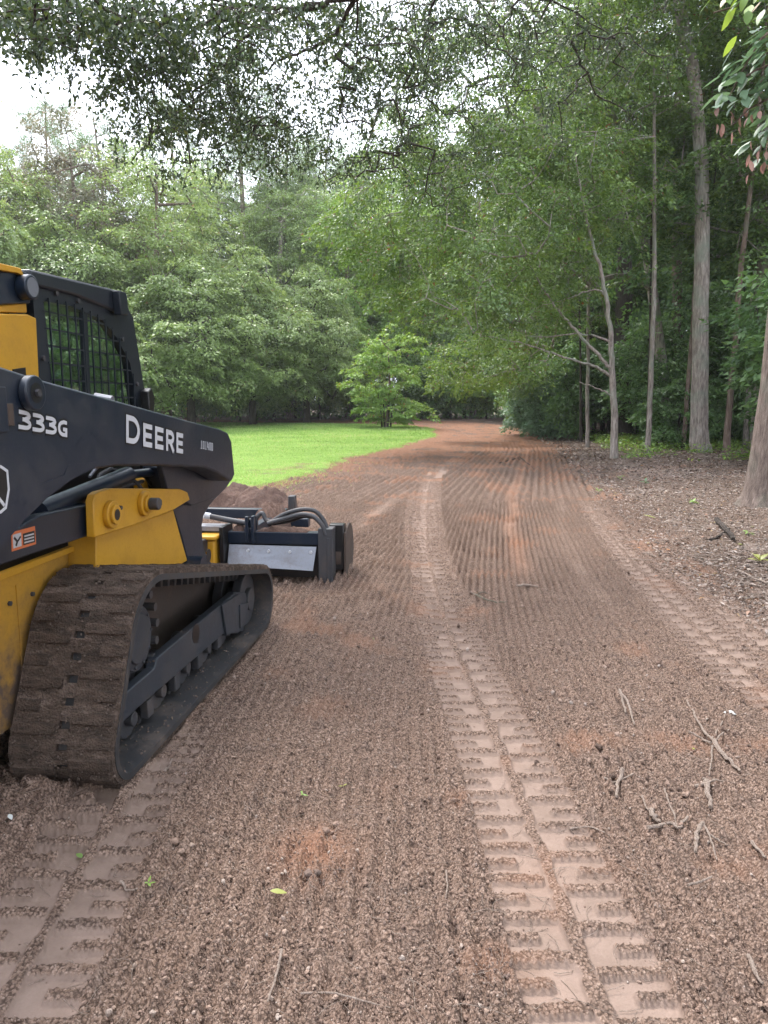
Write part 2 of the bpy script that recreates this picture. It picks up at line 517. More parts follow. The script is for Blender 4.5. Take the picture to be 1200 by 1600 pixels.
def mk_clod():
    m, nt, nd, ln, bs = new_mat('soil_crumb')
    t = N(nd, 'ShaderNodeTexCoord')
    g = N(nd, 'ShaderNodeNewGeometry')
    n = N(nd, 'ShaderNodeTexNoise', Scale=3.0, Detail=3.0)
    ln.new(g.outputs['Position'], n.inputs['Vector'])
    a = N(nd, 'ShaderNodeTexWhiteNoise')
    a.noise_dimensions = '1D'
    oi = N(nd, 'ShaderNodeObjectInfo')
    c = ramp(nd, ln, oi.outputs['Random'], [(0.0, (0.10, 0.07, 0.056)), (0.5, (0.22, 0.150, 0.118)), (0.93, (0.31, 0.225, 0.178)), (1.0, (0.36, 0.30, 0.26))])
    c = mixc(nd, ln, c, (0.12, 0.095, 0.085), mrange(nd, ln, n.outputs['Fac'], 0.55, 0.7, 0.0, 0.5))
    ln.new(c, bs.inputs['Base Color'])
    bs.inputs['Roughness'].default_value = 1.0
    bs.inputs['Specular IOR Level'].default_value = 0.1
    f = N(nd, 'ShaderNodeTexNoise', Scale=160.0, Detail=3.0)
    ln.new(g.outputs['Position'], f.inputs['Vector'])
    b = N(nd, 'ShaderNodeBump', Strength=0.8, Distance=0.004)
    ln.new(f.outputs['Fac'], b.inputs['Height'])
    ln.new(b.outputs[0], bs.inputs['Normal'])
    return m
M['clod'] = mk_clod()

# ------------------------------------------------------------------ terrain
def interp(Y, tab):
    tab = np.array(tab, dtype=float)
    # smooth by averaging shifted samples
    return sum(np.interp(np.asarray(Y) + o, tab[:, 0], tab[:, 1]) for o in (-0.9, -0.45, 0, 0.45, 0.9)) / 5

CEN = [(0, 0.0), (4, 0.1), (6, 0.3), (9, 0.75), (12, 1.25), (17, 2.3), (25, 4.0), (33, 5.2), (42, 5.3), (50, 4.5), (80, 2)]
XL = [(0, -40), (8, -30), (10, -9), (11.9, -2.9), (14.8, -1.95), (19.5, -1.35), (24.8, 0.0), (32, 1.9), (37, 2.7), (43, 2.6), (46.5, 0.5), (48.5, -5), (50, -30), (80, -30)]
XR = [(-20, 3.6), (3, 3.4), (5.8, 3.15), (7.9, 3.25), (10.8, 3.8), (17, 4.8), (28, 6.7), (38, 7.4), (46, 7.4), (52, 5), (54, -8), (56, -60), (80, -60)]
PRINT_A = [(-4, 0.55), (1.7, 0.585), (2.3, 0.565), (3.06, 0.55), (3.6, 0.52), (4.75, 0.45), (6.4, 0.44), (8.6, 0.50), (12, 0.70), (15.4, 0.95), (19, 1.5), (24, 2.6)]
PRINT_B = [(0, 0.60), (4, 0.50), (6.4, 0.42), (8.6, 0.42), (12, 0.55), (16, 0.9)]
PRINT_C = [(-4, -0.95), (1.75, -1.03), (2.93, -1.10), (3.8, -1.08), (6, -1.02), (9, -0.8)]
PRINT_D = [(-4, 2.1), (3.3, 2.16), (5, 2.2), (7.3, 2.5), (10, 2.95), (14, 3.8), (20, 5.1)]
PRINT_F = [(-4, 2.4), (3.3, 2.55), (5, 2.62), (7.3, 2.85), (10, 3.2)]
PRINT_E = [(0, 1.6), (5, 1.62), (7, 1.75), (9, 2.1), (13, 3.0)]

def track_print(X, Y, tab, seed, tw=0.215):
    """height change and compaction left by a rubber track with paired block lugs"""
    xc = interp(Y, tab)
    dx = (interp(Y + 0.1, tab) - interp(Y - 0.1, tab)) / 0.2
    d = (X - xc) / np.sqrt(1 + dx ** 2)
    yy = np.linspace(-4, 30, 400)
    xx = interp(yy, tab)
    sl = np.concatenate([[0], np.cumsum(np.hypot(np.diff(xx), np.diff(yy)))])
    s = np.interp(Y, yy, sl) + dx * (X - xc) * 0.9
    d = d + 0.006 * noise2(X, Y, 0.15, seed, 2)
    s = s + 0.006 * noise2(X, Y, 0.12, seed + 5, 2)
    per = 0.185
    side = d > 0.012
    ad = np.abs(d - 0.012)
    ph = np.where(side, s + 0.055, s) / per
    fr = ph - np.floor(ph)
    e = 0.035
    def bar(c, hw):
        q = np.abs(((fr - c + 0.5) % 1.0) - 0.5) * per
        hw = hw * (1 + 0.05 * sstep(5, 10, Y)) * (1 + 0.25 * noise2(X, Y, 0.3, seed + 11, 2))
        return 1 - sstep(hw, hw + 0.006, q)
    longb = bar(0.1, 0.0165) * sstep(0.02, 0.03, ad)
    shortb = bar(0.6, 0.015) * sstep(0.095, 0.112, ad)
    ridge = np.maximum(longb, shortb)
    centre = 1 - sstep(0.018, 0.032, ad + 0.012 * noise2(X, Y, 0.06, seed + 9, 2))
    ridge = np.maximum(ridge, centre * 0.9)
    edge = 1 - sstep(tw - 0.012, tw + 0.006, ad)
    press = edge * (1 - ridge)
    h = -0.023 * press - 0.004 * edge + 0.010 * np.exp(-((ad - tw - 0.03) / 0.022) ** 2)
    crumb = edge * ridge
    compact = edge * np.clip(0.30 * (1 - 0.6 * sstep(4.5, 9, Y)) + press * (1.5 + 0.9 * sstep(4, 8, Y)), 0, 1) * (1 - 0.3 * centre)  # compaction shifts with distance so the bars' shade goes into the soil colour
    return h, compact, crumb, edge

def terrain(X, Y, full=False):
    X = np.asarray(X, dtype=float); Y = np.asarray(Y, dtype=float)
    base = 0.35 * sstep(30, 56, Y) + 0.02 * noise2(X, Y, 6.0, 3) + 0.008 * noise2(X, Y, 1.1, 4)
    xr = interp(Y, XR) + 0.22 * noise2(X, Y, 0.9, 6)
    xl = interp(Y, XL) + 0.3 * noise2(X, Y, 0.8, 7) + 0.14 * noise2(X, Y, 0.2, 8)
    lit = sstep(-0.15, 0.35, X - xr)
    lawn = sstep(-0.06, 0.16, xl - X) * (1 - lit) * (1 - sstep(49, 50, Y))
    road = (1 - lit) * (1 - lawn)
    base = base + 0.10 * lit * sstep(0, 2.5, X - xr) + 0.05 * lawn + 0.05 * lit * noise2(X, Y, 1.6, 12)
    # furrows drawn by the rake, curving with the drive; several overlapping passes
    C = interp(Y, CEN)
    d = X - C
    per = 0.062
    wob = 0.012 * noise2(X, Y * 0.35, 0.7, 20, 2)
    f1 = np.sin(2 * PI * (d + wob) / per)
    amp = 0.027 * sstep(-0.9, 0.2, noise2(X, Y * 0.4, 0.8, 21, 2) + 0.45)
    amp = amp * (0.5 + 0.9 * sstep(4.0, 9.0, Y)) * road
    # a pass that runs off to the left at a slant
    dl = X - (0.22 * (Y - 11) - 0.9)
    sl = sstep(-0.1, 0.1, -(d + 0.55)) * sstep(6, 8, Y)
    f2 = np.sin(2 * PI * (dl + wob) / 0.07)
    far = sstep(10.5, 14, Y)
    wide = np.sin(2 * PI * (np.where(sl > 0.5, dl, d) + 2 * wob) / 0.15) * (1 - 0.6 * sstep(20, 32, Y))
    f1 = f1 * (1 - far) + wide * far
    f2 = f2 * (1 - far) + wide * far
    fur = np.where(sl > 0.5, f2, f1) * amp * (1 + 0.6 * noise2(X, Y, 0.12, 25, 2)) * (0.9 + 0.2 * sstep(3.5, 8, Y))
    smooth1 = np.exp(-((d - 0.85 - 0.08 * noise2(Y, Y, 1.5, 31)) / 0.10) ** 2) * sstep(6.2, 7.6, Y)
    smooth2 = np.exp(-((X - interp(Y, PRINT_E) - 0.12) / 0.10) ** 2) * sstep(5.2, 6, Y) * (1 - sstep(11, 14, Y))
    smooth3 = np.exp(-((d + 1.15) / 0.14) ** 2) * sstep(6, 7, Y)
    smooth4 = np.exp(-((d + 0.15) / 0.16) ** 2) * sstep(13, 16, Y) * 0.7
    sm = np.clip((smooth1 + smooth2 + smooth3 + smooth4) * (0.55 + 0.6 * noise2(X, Y, 0.5, 33)), 0, 1) * road
    fur = fur * (1 - 0.85 * sm)
    h = base.copy()
    comp = 0.5 * sm
    inpr = np.zeros_like(h)
    # tracks, oldest first
    for tab, seed, y0, y1, strength in ((PRINT_F, 55, 3.2, 9.5, 0.85), (PRINT_D, 50, 3.4, 13, 0.95), (PRINT_B, 60, 5.0, 14, 0.8), (PRINT_C, 70, -4, 4.6, 1.0), (PRINT_A, 40, -4, 19, 1.0)):
        hh, cc, cr, ed = track_print(X, Y, tab, seed)
        vis = sstep(y0 - 0.4, y0 + 0.4, Y) * (1 - sstep(y1 - 2.0, y1, Y)) * strength * road
        if strength < 1:
            vis = vis * sstep(-1.1, -0.1, noise2(X, Y, 0.5, seed + 3))
        elif seed == 70:
            vis = vis * sstep(-1.1, -0.35, noise2(X, Y, 0.3, seed + 3))
        fur = fur * (1 - vis * ed)
        h = h + hh * vis
        comp = comp * (1 - vis * ed) + cc * vis
        inpr = np.maximum(inpr, vis * ed)
    # loose crumbly heaps and clods
    lump = 0.012 * noise2(X, Y, 0.10, 90, 3) + 0.010 * noise2(X, Y, 0.04, 91, 2)
    h = h + fur + lump * (1 - comp) * (1 - lawn) * (1 - 0.75 * inpr)
    for (cx, cy, r, hgt) in ((-0.25, 2.45, 0.16, 0.022), (1.05, 3.15, 0.22, 0.03), (-0.45, 6.7, 0.35, 0.05), (-1.6, 6.6, 0.9, 0.07), (-1.25, 2.75, 0.35, 0.03), (-1.5, 2.65, 0.4, 0.04)):
        q = np.hypot(X - cx, Y - cy) / r
        h = h + hgt * np.exp(-q ** 2) * (1 + 0.7 * noise2(X, Y, 0.07, 95, 2)) * (1 - comp)
    if not full:
        return h
    red = sstep(-0.1, 0.5, noise2(X, Y, 0.45, 101) + 1.1 * sstep(5, 32, Y) - 0.45 + 0.5 * np.exp(-((xl - X) / 0.8) ** 2))
    red = np.clip(red, 0, 1) * (0.3 + 0.5 * sstep(5, 30, Y)) + 0.6 * np.exp(-(np.hypot(X + 0.25, Y - 2.42) / 0.14) ** 2) + 0.35 * smooth1
    lawn_bare = sstep(0.0, 0.6, noise2(X, Y, 0.9, 110) - 0.13 * (Y - 15.5) + 0.35 * np.exp(-(xl - X) / 0.9)) * lawn
    patch = np.clip(1.4 * np.exp(-((X - 6.6) / 1.7) ** 2 - ((Y - 16.3) / 1.6) ** 2) + 0.35 * noise2(X, Y, 0.5, 130) - 0.1, 0, 1) * lit
    comp = np.maximum(comp, 0.8 * patch)
    litc = lit * (1 - 0.8 * patch)
    return h, np.clip(comp, 0, 1), litc, np.clip(lawn - 0.8 * lawn_bare, 0, 1), np.clip(red, 0, 1), lawn, lit

def ground_z(x, y):
    return float(terrain(np.array([x]), np.array([y]))[0])

def build_ground():
    rs = [0.25]
    while rs[-1] < 1.5: rs.append(rs[-1] + 0.03)
    while rs[-1] < 4.2: rs.append(rs[-1] * 1.0036)
    while rs[-1] < 16: rs.append(rs[-1] * 1.0027)
    while rs[-1] < 60: rs.append(rs[-1] * 1.011)
    while rs[-1] < 400: rs.append(rs[-1] * 1.12)
    rs = np.array(rs)
    fine = np.radians(np.arange(-30.5, 30.51, 0.105))
    side = np.radians(np.concatenate([np.arange(31.5, 60, 1.0), np.arange(60, 180.1, 4)]))
    th = np.concatenate([-side[::-1][1:] if abs(side[-1] - PI) < 1e-6 else -side[::-1], fine, side])
    n_t, n_r = len(th), len(rs)
    R_, T_ = np.meshgrid(rs, th, indexing='ij')
    X, Y = R_ * np.sin(T_), R_ * np.cos(T_)
    h, comp, lit, lawnc, red, lawn, litm = terrain(X.ravel(), Y.ravel(), True)
    verts = np.stack([X.ravel(), Y.ravel(), h], axis=1)
    dist = np.hypot(X, Y).ravel()
    ii, jj = np.meshgrid(np.arange(n_r - 1), np.arange(n_t), indexing='ij')
    j2 = (jj + 1) % n_t
    quads = np.stack([ii * n_t + jj, ii * n_t + j2, (ii + 1) * n_t + j2, (ii + 1) * n_t + jj], axis=-1).reshape(-1, 4)
    quads = quads[:, ::-1]
    fl = lawn[quads].mean(axis=1)
    fo = litm[quads].mean(axis=1)
    kind = np.where(fl > 0.5, 1, np.where(fo > 0.5, 2, 0))
    out = []
    for k, nm in ((0, 'dirt_road'), (1, 'lawn'), (2, 'forest_floor')):
        q = quads[kind == k]
        used = np.unique(q)
        remap = np.full(len(verts), -1, dtype=np.int64)
        remap[used] = np.arange(len(used))
        me = np_mesh(nm, verts[used], remap[q], smooth=True,
                     vert_attr={'compact': comp[used], 'litter': lit[used], 'lawn': lawnc[used], 'red': red[used], 'dist': dist[used]})
        o = link_mesh(nm, me, mats=[M['ground']])
        tag(o, kind='structure')
        out.append(o)
    # close the small hole under the camera
    me = bpy.data.meshes.new('ground')
    me.from_pydata([(0.26 * math.cos(a), 0.26 * math.sin(a), ground_z(0, 0) - 0.02) for a in np.linspace(0, 2 * PI, 24, endpoint=False)], [], [tuple(range(24))])
    tag(link_mesh('ground', me, mats=[M['ground']]), kind='structure')
    return out
build_ground()

# ------------------------------------------------------------------ scatter by geometry nodes: crumbs of soil
def crumb_field(name, pts, scl, mat, kindlabel=None):
    me = bpy.data.meshes.new(name)
    me.vertices.add(len(pts))
    me.vertices.foreach_set('co', np.asarray(pts, dtype=np.float32).ravel())
    a = me.attributes.new('sz', 'FLOAT_VECTOR', 'POINT')
    a.data.foreach_set('vector', np.asarray(scl, dtype=np.float32).ravel())
    a = me.attributes.new('rt', 'FLOAT_VECTOR', 'POINT')
    a.data.foreach_set('vector', (rng.random((len(pts), 3)) * 6.28).astype(np.float32).ravel())
    o = link_mesh(name, me, mats=[mat])
    ng = bpy.data.node_groups.new(name, 'GeometryNodeTree')
    ng.interface.new_socket('Geometry', in_out='INPUT', socket_type='NodeSocketGeometry')
    ng.interface.new_socket('Geometry', in_out='OUTPUT', socket_type='NodeSocketGeometry')
    gi = ng.nodes.new('NodeGroupInput'); go = ng.nodes.new('NodeGroupOutput')
    m2p = ng.nodes.new('GeometryNodeMeshToPoints')
    ico = ng.nodes.new('GeometryNodeMeshIcoSphere')
    ico.inputs['Radius'].default_value = 1.0
    ico.inputs['Subdivisions'].default_value = 2
    sm = ng.nodes.new('GeometryNodeSetMaterial')
    sm.inputs['Material'].default_value = mat
    # knock the ball out of round
    sp = ng.nodes.new('GeometryNodeSetPosition')
    nz = ng.nodes.new('ShaderNodeTexNoise')
    nz.inputs['Scale'].default_value = 1.3
    vm = ng.nodes.new('ShaderNodeVectorMath'); vm.operation = 'SUBTRACT'
    vm.inputs[1].default_value = (0.5, 0.5, 0.5)
    vs = ng.nodes.new('ShaderNodeVectorMath'); vs.operation = 'SCALE'
    vs.inputs['Scale'].default_value = 1.5
    ng.links.new(nz.outputs['Color'], vm.inputs[0])
    ng.links.new(vm.outputs[0], vs.inputs[0])
    ng.links.new(ico.outputs['Mesh'], sp.inputs['Geometry'])
    ng.links.new(vs.outputs[0], sp.inputs['Offset'])
    iop = ng.nodes.new('GeometryNodeInstanceOnPoints')
    na = ng.nodes.new('GeometryNodeInputNamedAttribute'); na.data_type = 'FLOAT_VECTOR'; na.inputs['Name'].default_value = 'sz'
    nr = ng.nodes.new('GeometryNodeInputNamedAttribute'); nr.data_type = 'FLOAT_VECTOR'; nr.inputs['Name'].default_value = 'rt'
    ng.links.new(gi.outputs[0], m2p.inputs['Mesh'])
    ng.links.new(m2p.outputs[0], iop.inputs['Points'])
    ng.links.new(sp.outputs[0], sm.inputs['Geometry'])
    ng.links.new(sm.outputs[0], iop.inputs['Instance'])
    ng.links.new(nr.outputs[0], iop.inputs['Rotation'])
    ng.links.new(na.outputs[0], iop.inputs['Scale'])
    ng.links.new(iop.outputs[0], go.inputs[0])
    md = o.modifiers.new("scatter", 'NODES')
    md.node_group = ng
    return tag(o, kind='stuff')

def build_crumbs():
    n = 85000
    r = np.exp(rng.uniform(math.log(1.45), math.log(8.5), n))
    t = np.radians(rng.uniform(-31, 31, n))
    X, Y = r * np.sin(t), r * np.cos(t)
    h, comp, lit, lawnc, red, lawn, _ = terrain(X, Y, True)
    keep = (comp < 0.3) & (lawn < 0.5)
    keep |= (rng.random(n) < 0.035)
    cl = noise2(X, Y, 0.35, 200) * 0.5 + 0.6
    keep &= rng.random(n) < np.clip(cl, 0.25, 1) * (1 - sstep(3.0, 8.0, r))
    X, Y, h, r = X[keep], Y[keep], h[keep], r[keep]
    s = 0.0018 + 0.0024 * rng.random(len(X)) ** 2 + 0.008 * rng.random(len(X)) ** 18
    s *= np.clip(r / 3.2, 0.85, 1.3)
    sc = np.stack([s, s * rng.uniform(0.7, 1.2, len(s)), s * rng.uniform(0.5, 0.9, len(s))], axis=1)
    pts = np.stack([X, Y, h + s * 0.15 + np.where(comp[keep] < 0.3, 0.002, 0.001)], axis=1)
    tag(crumb_field('soil_crumbs', pts, sc, M['clod']), 'loose brown crumbs of soil lying over the raked dirt', 'soil crumbs')
build_crumbs()

# ------------------------------------------------------------------ damp summer air
def haze():
    m = bpy.data.materials.new('haze')
    m.use_nodes = True
    nd, ln = m.node_tree.nodes, m.node_tree.links
    nd.clear()
    o = nd.new('ShaderNodeOutputMaterial')
    v = nd.new('ShaderNodeVolumePrincipled')
    v.inputs['Color'].default_value = (0.93, 0.96, 0.95, 1)
    v.inputs['Density'].default_value = 0.0005
    v.inputs['Anisotropy'].default_value = 0.2
    ln.new(v.outputs[0], o.inputs['Volume'])
    b = MB().box(-220, 220, -120, 300, -3.5, 42)
    h = b.build('haze', m)
    tag(h, 'thin pale damp air filling the clearing', kind='stuff')
haze()

# ------------------------------------------------------------------ leaves, branches and trees
def leaf_geo(c, d, nrm, L, W, tri=False, fold=0.12):
    """c,d,nrm (N,3); L,W (N,) -> verts, faces"""
    n = len(c)
    d = d / np.maximum(np.linalg.norm(d, axis=1, keepdims=True), 1e-6)
    side = np.cross(d, nrm)
    side /= np.maximum(np.linalg.norm(side, axis=1, keepdims=True), 1e-6)
    up = np.cross(side, d)
    L = L[:, None]; W = W[:, None]
    if tri:
        v = np.stack([c - side * W * 0.5, c + side * W * 0.5, c + d * L - up * L * fold], axis=1).reshape(-1, 3)
        return v, np.arange(3 * n).reshape(n, 3)
    v = np.stack([c, c + d * L * 0.45 + side * W * 0.5 + up * L * fold * 0.6, c + d * L - up * L * fold,
                  c + d * L * 0.45 - side * W * 0.5 + up * L * fold * 0.6], axis=1).reshape(-1, 3)
    return v, np.arange(4 * n).reshape(n, 4)

def grow(start_nodes, start_par, targets, jitter=0.12, seg=0.7, seed=0, up_pen=0.35):
    """join each target to the nearest wood already grown; returns nodes, parents, end index of every target"""
    g = np.random.default_rng(seed)
    cap = len(start_nodes) + len(targets) * 14 + 10
    P = np.zeros((cap, 3)); par = np.full(cap, -1)
    n = len(start_nodes)
    P[:n] = start_nodes; par[:n] = start_par
    ref = np.array(start_nodes)
    order = np.argsort([np.min(np.linalg.norm(ref - q, axis=1)) for q in targets])
    ends = np.zeros(len(targets), dtype=int)
    for k in order:
        q = targets[k]
        dv = q - P[:n]
        dd = np.linalg.norm(dv, axis=1)
        cost = dd + up_pen * np.maximum(0, P[:n, 2] - q[2])
        j = int(np.argmin(cost))
        dist = dd[j]
        m = int(min(13, max(1, round(dist / seg))))
        a = P[j].copy()
        last = j
        for i in range(1, m + 1):
            f = i / m
            pos = a + (q - a) * f
            if i < m:
                pos = pos + g.normal(0, jitter * dist / m, 3) + np.array([0, 0, 0.10 * dist * math.sin(PI * f)])
            P[n] = pos; par[n] = last
            last = n
            n += 1
        ends[k] = last
    return P[:n], par[:n], ends

def wood_geo(P, par, rtwig, exp=0.45, rmax=0.5, keep_from=0, sides=5, rfix=None, min_r=0.0):
    n = len(P)
    cnt = np.ones(n)
    for i in range(n - 1, 0, -1):
        if par[i] >= 0: cnt[par[i]] += cnt[i]
    r = np.minimum(rtwig * cnt ** exp, rmax)
    if rfix is not None:
        r[:len(rfix)] = rfix
    idx = np.array([i for i in range(n) if par[i] >= 0 and i >= keep_from])
    if min_r: idx = idx[r[idx] > min_r]
    a, b = P[par[idx]], P[idx]
    ra, rb = np.minimum(r[par[idx]], r[idx] * 1.5), r[idx]
    d = b - a
    d /= np.maximum(np.linalg.norm(d, axis=1, keepdims=True), 1e-6)
    ref = np.where(np.abs(d[:, 2:3]) > 0.9, np.array([[1.0, 0, 0]]), np.array([[0, 0, 1.0]]))
    u = np.cross(d, ref); u /= np.linalg.norm(u, axis=1, keepdims=True)
    w = np.cross(d, u)
    vs, k = [], sides
    for base, rad in ((a - d * ra[:, None] * 0.3, ra), (b, rb)):
        for q in range(k):
            an = 2 * PI * q / k
            vs.append(base + (u * math.cos(an) + w * math.sin(an)) * rad[:, None])
    V = np.stack(vs, axis=1)           # (m, 2k, 3)
    m = len(idx)
    F = np.array([[q, (q + 1) % k, k + (q + 1) % k, k + q] for q in range(k)])
    faces = (np.arange(m)[:, None, None] * 2 * k + F[None]).reshape(-1, 4)
    return V.reshape(-1, 3), faces, r

def tube_geo(pts, rad, sides=14, flare=0.0, seed=0, rough=0.05):
    """a trunk as one skin with slightly uneven section and root flare at its foot"""
    g = np.random.default_rng(seed)
    pts = np.array(pts, dtype=float); m = len(pts)
    ang = np.arange(sides) * 2 * PI / sides
    lob = 1 + rough * np.sin(ang * 3 + g.random() * 6) + rough * 0.8 * np.sin(ang * 5 + g.random() * 6)
    V = []
    for i in range(m):
        t = pts[min(i + 1, m - 1)] - pts[max(i - 1, 0)]
        t /= np.linalg.norm(t)
        ux = np.array([1, 0, 0]) - t * t[0]; ux /= np.linalg.norm(ux)
        uy = np.cross(t, ux)
        hgt = pts[i][2] - pts[0][2]
        fl = 1 + flare * math.exp(-hgt / 0.28) * (1 + 0.7 * np.maximum(0, np.sin(ang * 4 + seed)))
        rr = rad[i] * lob * fl * (1 + g.normal(0, rough * 0.35, sides))
        V.append(pts[i] + np.cos(ang)[:, None] * ux * rr[:, None] + np.sin(ang)[:, None] * uy * rr[:, None])
    V = np.concatenate(V)
    F = []
    for i in range(m - 1):
        for k in range(sides):
            a, b = i * sides + k, i * sides + (k + 1) % sides
            F.append((a, b, b + sides, a + sides))
    return V, np.array(F)

def spray_leaves(ends, dirs, n_each, R, L, W, seed, tri=True, flat=0.28, droop=0.35, tint_lo=0.0, tint_hi=0.93, needle=False):
    g = np.random.default_rng(seed)
    m = len(ends)
    idx = np.repeat(np.arange(m), n_each)
    n = len(idx)
    out = dirs / np.maximum(np.linalg.norm(dirs, axis=1, keepdims=True), 1e-6)
    out = out * np.array([1, 1, 0.35]) + np.array([0, 0, -droop * 0.5])
    out /= np.maximum(np.linalg.norm(out, axis=1, keepdims=True), 1e-6)
    sd = np.cross(out, np.array([0, 0, 1.0])); sd /= np.maximum(np.linalg.norm(sd, axis=1, keepdims=True), 1e-6)
    upv = np.cross(sd, out)
    rad = R * (0.7 + 0.6 * g.random(m))
    if needle:
        dd = g.normal(0, 1, (n, 3)); dd[:, 2] += 0.4
        dd /= np.linalg.norm(dd, axis=1, keepdims=True)
        c = ends[idx] + dd * (rad[idx] * g.random(n) ** 0.6)[:, None] * 0.75
        d = dd + g.normal(0, 0.5, (n, 3))
        nr = g.normal(0, 1, (n, 3))
    else:
        a = g.random(n) * 2 * PI
        q = np.sqrt(g.random(n))
        u = (np.cos(a) * q * rad[idx] * 1.15)
        v = (np.sin(a) * q * rad[idx] * 0.85)
        w = g.normal(0, flat, n) * rad[idx] * 0.5 - droop * (u ** 2 + v ** 2) / np.maximum(rad[idx], .1)
        c = ends[idx] + out[idx] * u[:, None] + sd[idx] * v[:, None] + upv[idx] * w[:, None]
        d = out[idx] * (np.cos(a) * 0.6 + 0.5)[:, None] + sd[idx] * (np.sin(a) * 0.8)[:, None] + g.normal(0, 0.35, (n, 3))
        d[:, 2] -= droop * 0.6
        nr = upv[idx] + g.normal(0, 0.55, (n, 3))
    l = L * (0.7 + 0.6 * g.random(n))
    V, F = leaf_geo(c, d, nr, l, l * (W / L) * (0.8 + 0.4 * g.random(n)), tri=tri)
    tint = np.repeat(g.random(m), n_each) * 0.55 + g.random(n) * 0.45
    tint = tint_lo + (tint_hi - tint_lo) * tint
    rare = g.random(n) < 0.012
    tint = np.where(rare, 1.0, tint)
    return V, F, tint

def shell_points(n, ells, g, inner=0.45, zmin=None):
    """points inside ellipsoids (cx,cy,cz,rx,ry,rz), most near the skin"""
    out = []
    wts = np.array([e[3] * e[4] + e[4] * e[5] + e[3] * e[5] for e in ells]); wts = wts / wts.sum()
    while len(out) < n:
        e = ells[g.choice(len(ells), p=wts)]
        d = g.normal(0, 1, 3); d /= np.linalg.norm(d)
        r = inner + (1 - inner) * g.random() ** 0.6
        r *= 0.92 + 0.22 * math.sin(d[0] * 4.1 + e[0] * 3) * math.sin(d[1] * 3.7 + e[1] * 5) + 0.16 * math.sin(d[2] * 7 + d[0] * 5 + e[2])
        if g.random() < 0.07: r *= 1.22
        p = np.array([e[0] + d[0] * e[3] * r, e[1] + d[1] * e[4] * r, e[2] + d[2] * e[5] * r])
        if zmin is not None and p[2] < zmin: continue
        if any(sum(((p[i] - q[i]) / (q[3 + i] * 0.55)) ** 2 for i in range(3)) < 1 for q in ells): continue
        out.append(p)
    return np.array(out)

def tree_meshes(name, trunk, trad, ells, nspray, n_each, R, L, W, barkm, leafm, seed=0, rtwig=0.012, tri=True,
                flare=0.35, zmin=None, needle=False, seg=0.7, droop=0.35, inner=0.45, origin=None, targets=None, sides=10, flat=0.28, attach_from=0.3, tint=(0, 0.93)):
    """trunk mesh (with limbs) and crown mesh, in coordinates relative to origin"""
    g = np.random.default_rng(seed)
    trunk = np.array(trunk, dtype=float)
    # resample the trunk
    sl = np.concatenate([[0], np.cumsum(np.linalg.norm(np.diff(trunk, axis=0), axis=1))])
    m = max(6, int(sl[-1] / 0.45))
    q = np.linspace(0, sl[-1], m)
    q = np.concatenate([[0, 0.08, 0.18, 0.3], q[q > 0.4]])
    tp = np.stack([np.interp(q, sl, trunk[:, i]) for i in range(3)], axis=1)
    tr = np.interp(q, np.linspace(0, sl[-1], len(trad)), trad)
    wig = np.cumsum(g.normal(0, 0.012, (len(q), 2)), axis=0); wig[:4] = 0
    tp[:, :2] += wig
    TV, TF = tube_geo(tp, tr, sides, flare, seed)
    T = shell_points(nspray, ells, g, inner, zmin) if targets is None else targets
    k0 = max(1, int(len(tp) * attach_from))
    start = tp[k0:]
    P, par, ends = grow(start, np.arange(-1, len(start) - 1), T, seg=seg, seed=seed)
    WV, WF, r = wood_geo(P, par, rtwig, keep_from=len(start), rfix=tr[k0:], rmax=max(trad) * 0.55, sides=5 if tri else 6)
    V = np.concatenate([TV, WV]); F = np.concatenate([TF, WF + len(TV)])
    o = np.array(origin if origin is not None else (0, 0, 0))
    me_t = np_mesh('trunk', V - o, F, smooth=True)
    me_t.materials.append(barkm)
    E = P[ends]
    dirs = E - P[par[ends]]
    cen = np.array([np.mean([e[0] for e in ells]), np.mean([e[1] for e in ells]), 0]) if ells else np.zeros(3)
    dirs = dirs / np.maximum(np.linalg.norm(dirs, axis=1, keepdims=True), 1e-6) + 0.6 * (E - cen) * np.array([1, 1, 0]) / 4
    CV, CF, tn = spray_leaves(E, dirs, n_each, R, L, W, seed + 1, tri=tri, droop=droop, needle=needle, flat=flat, tint_lo=tint[0], tint_hi=tint[1])
    me_c = np_mesh('crown', CV - o, CF, face_attr={'tint': tn})
    me_c.materials.append(leafm)
    return me_t, me_c

def place_tree(name, meshes, loc, rz, sc, label, cat='tree', group=None, leafm=None):
    e = empty(name, loc, rz)
    e.scale = (sc, sc, sc) if not hasattr(sc, '__len__') else sc
    tag(e, label, cat, group)
    link_mesh('trunk', meshes[0], e)
    c = link_mesh('crown', meshes[1], e)
    c['kind'] = 'stuff'
    if leafm:
        c.material_slots[0].link = 'OBJECT'
        c.material_slots[0].material = leafm
    return e

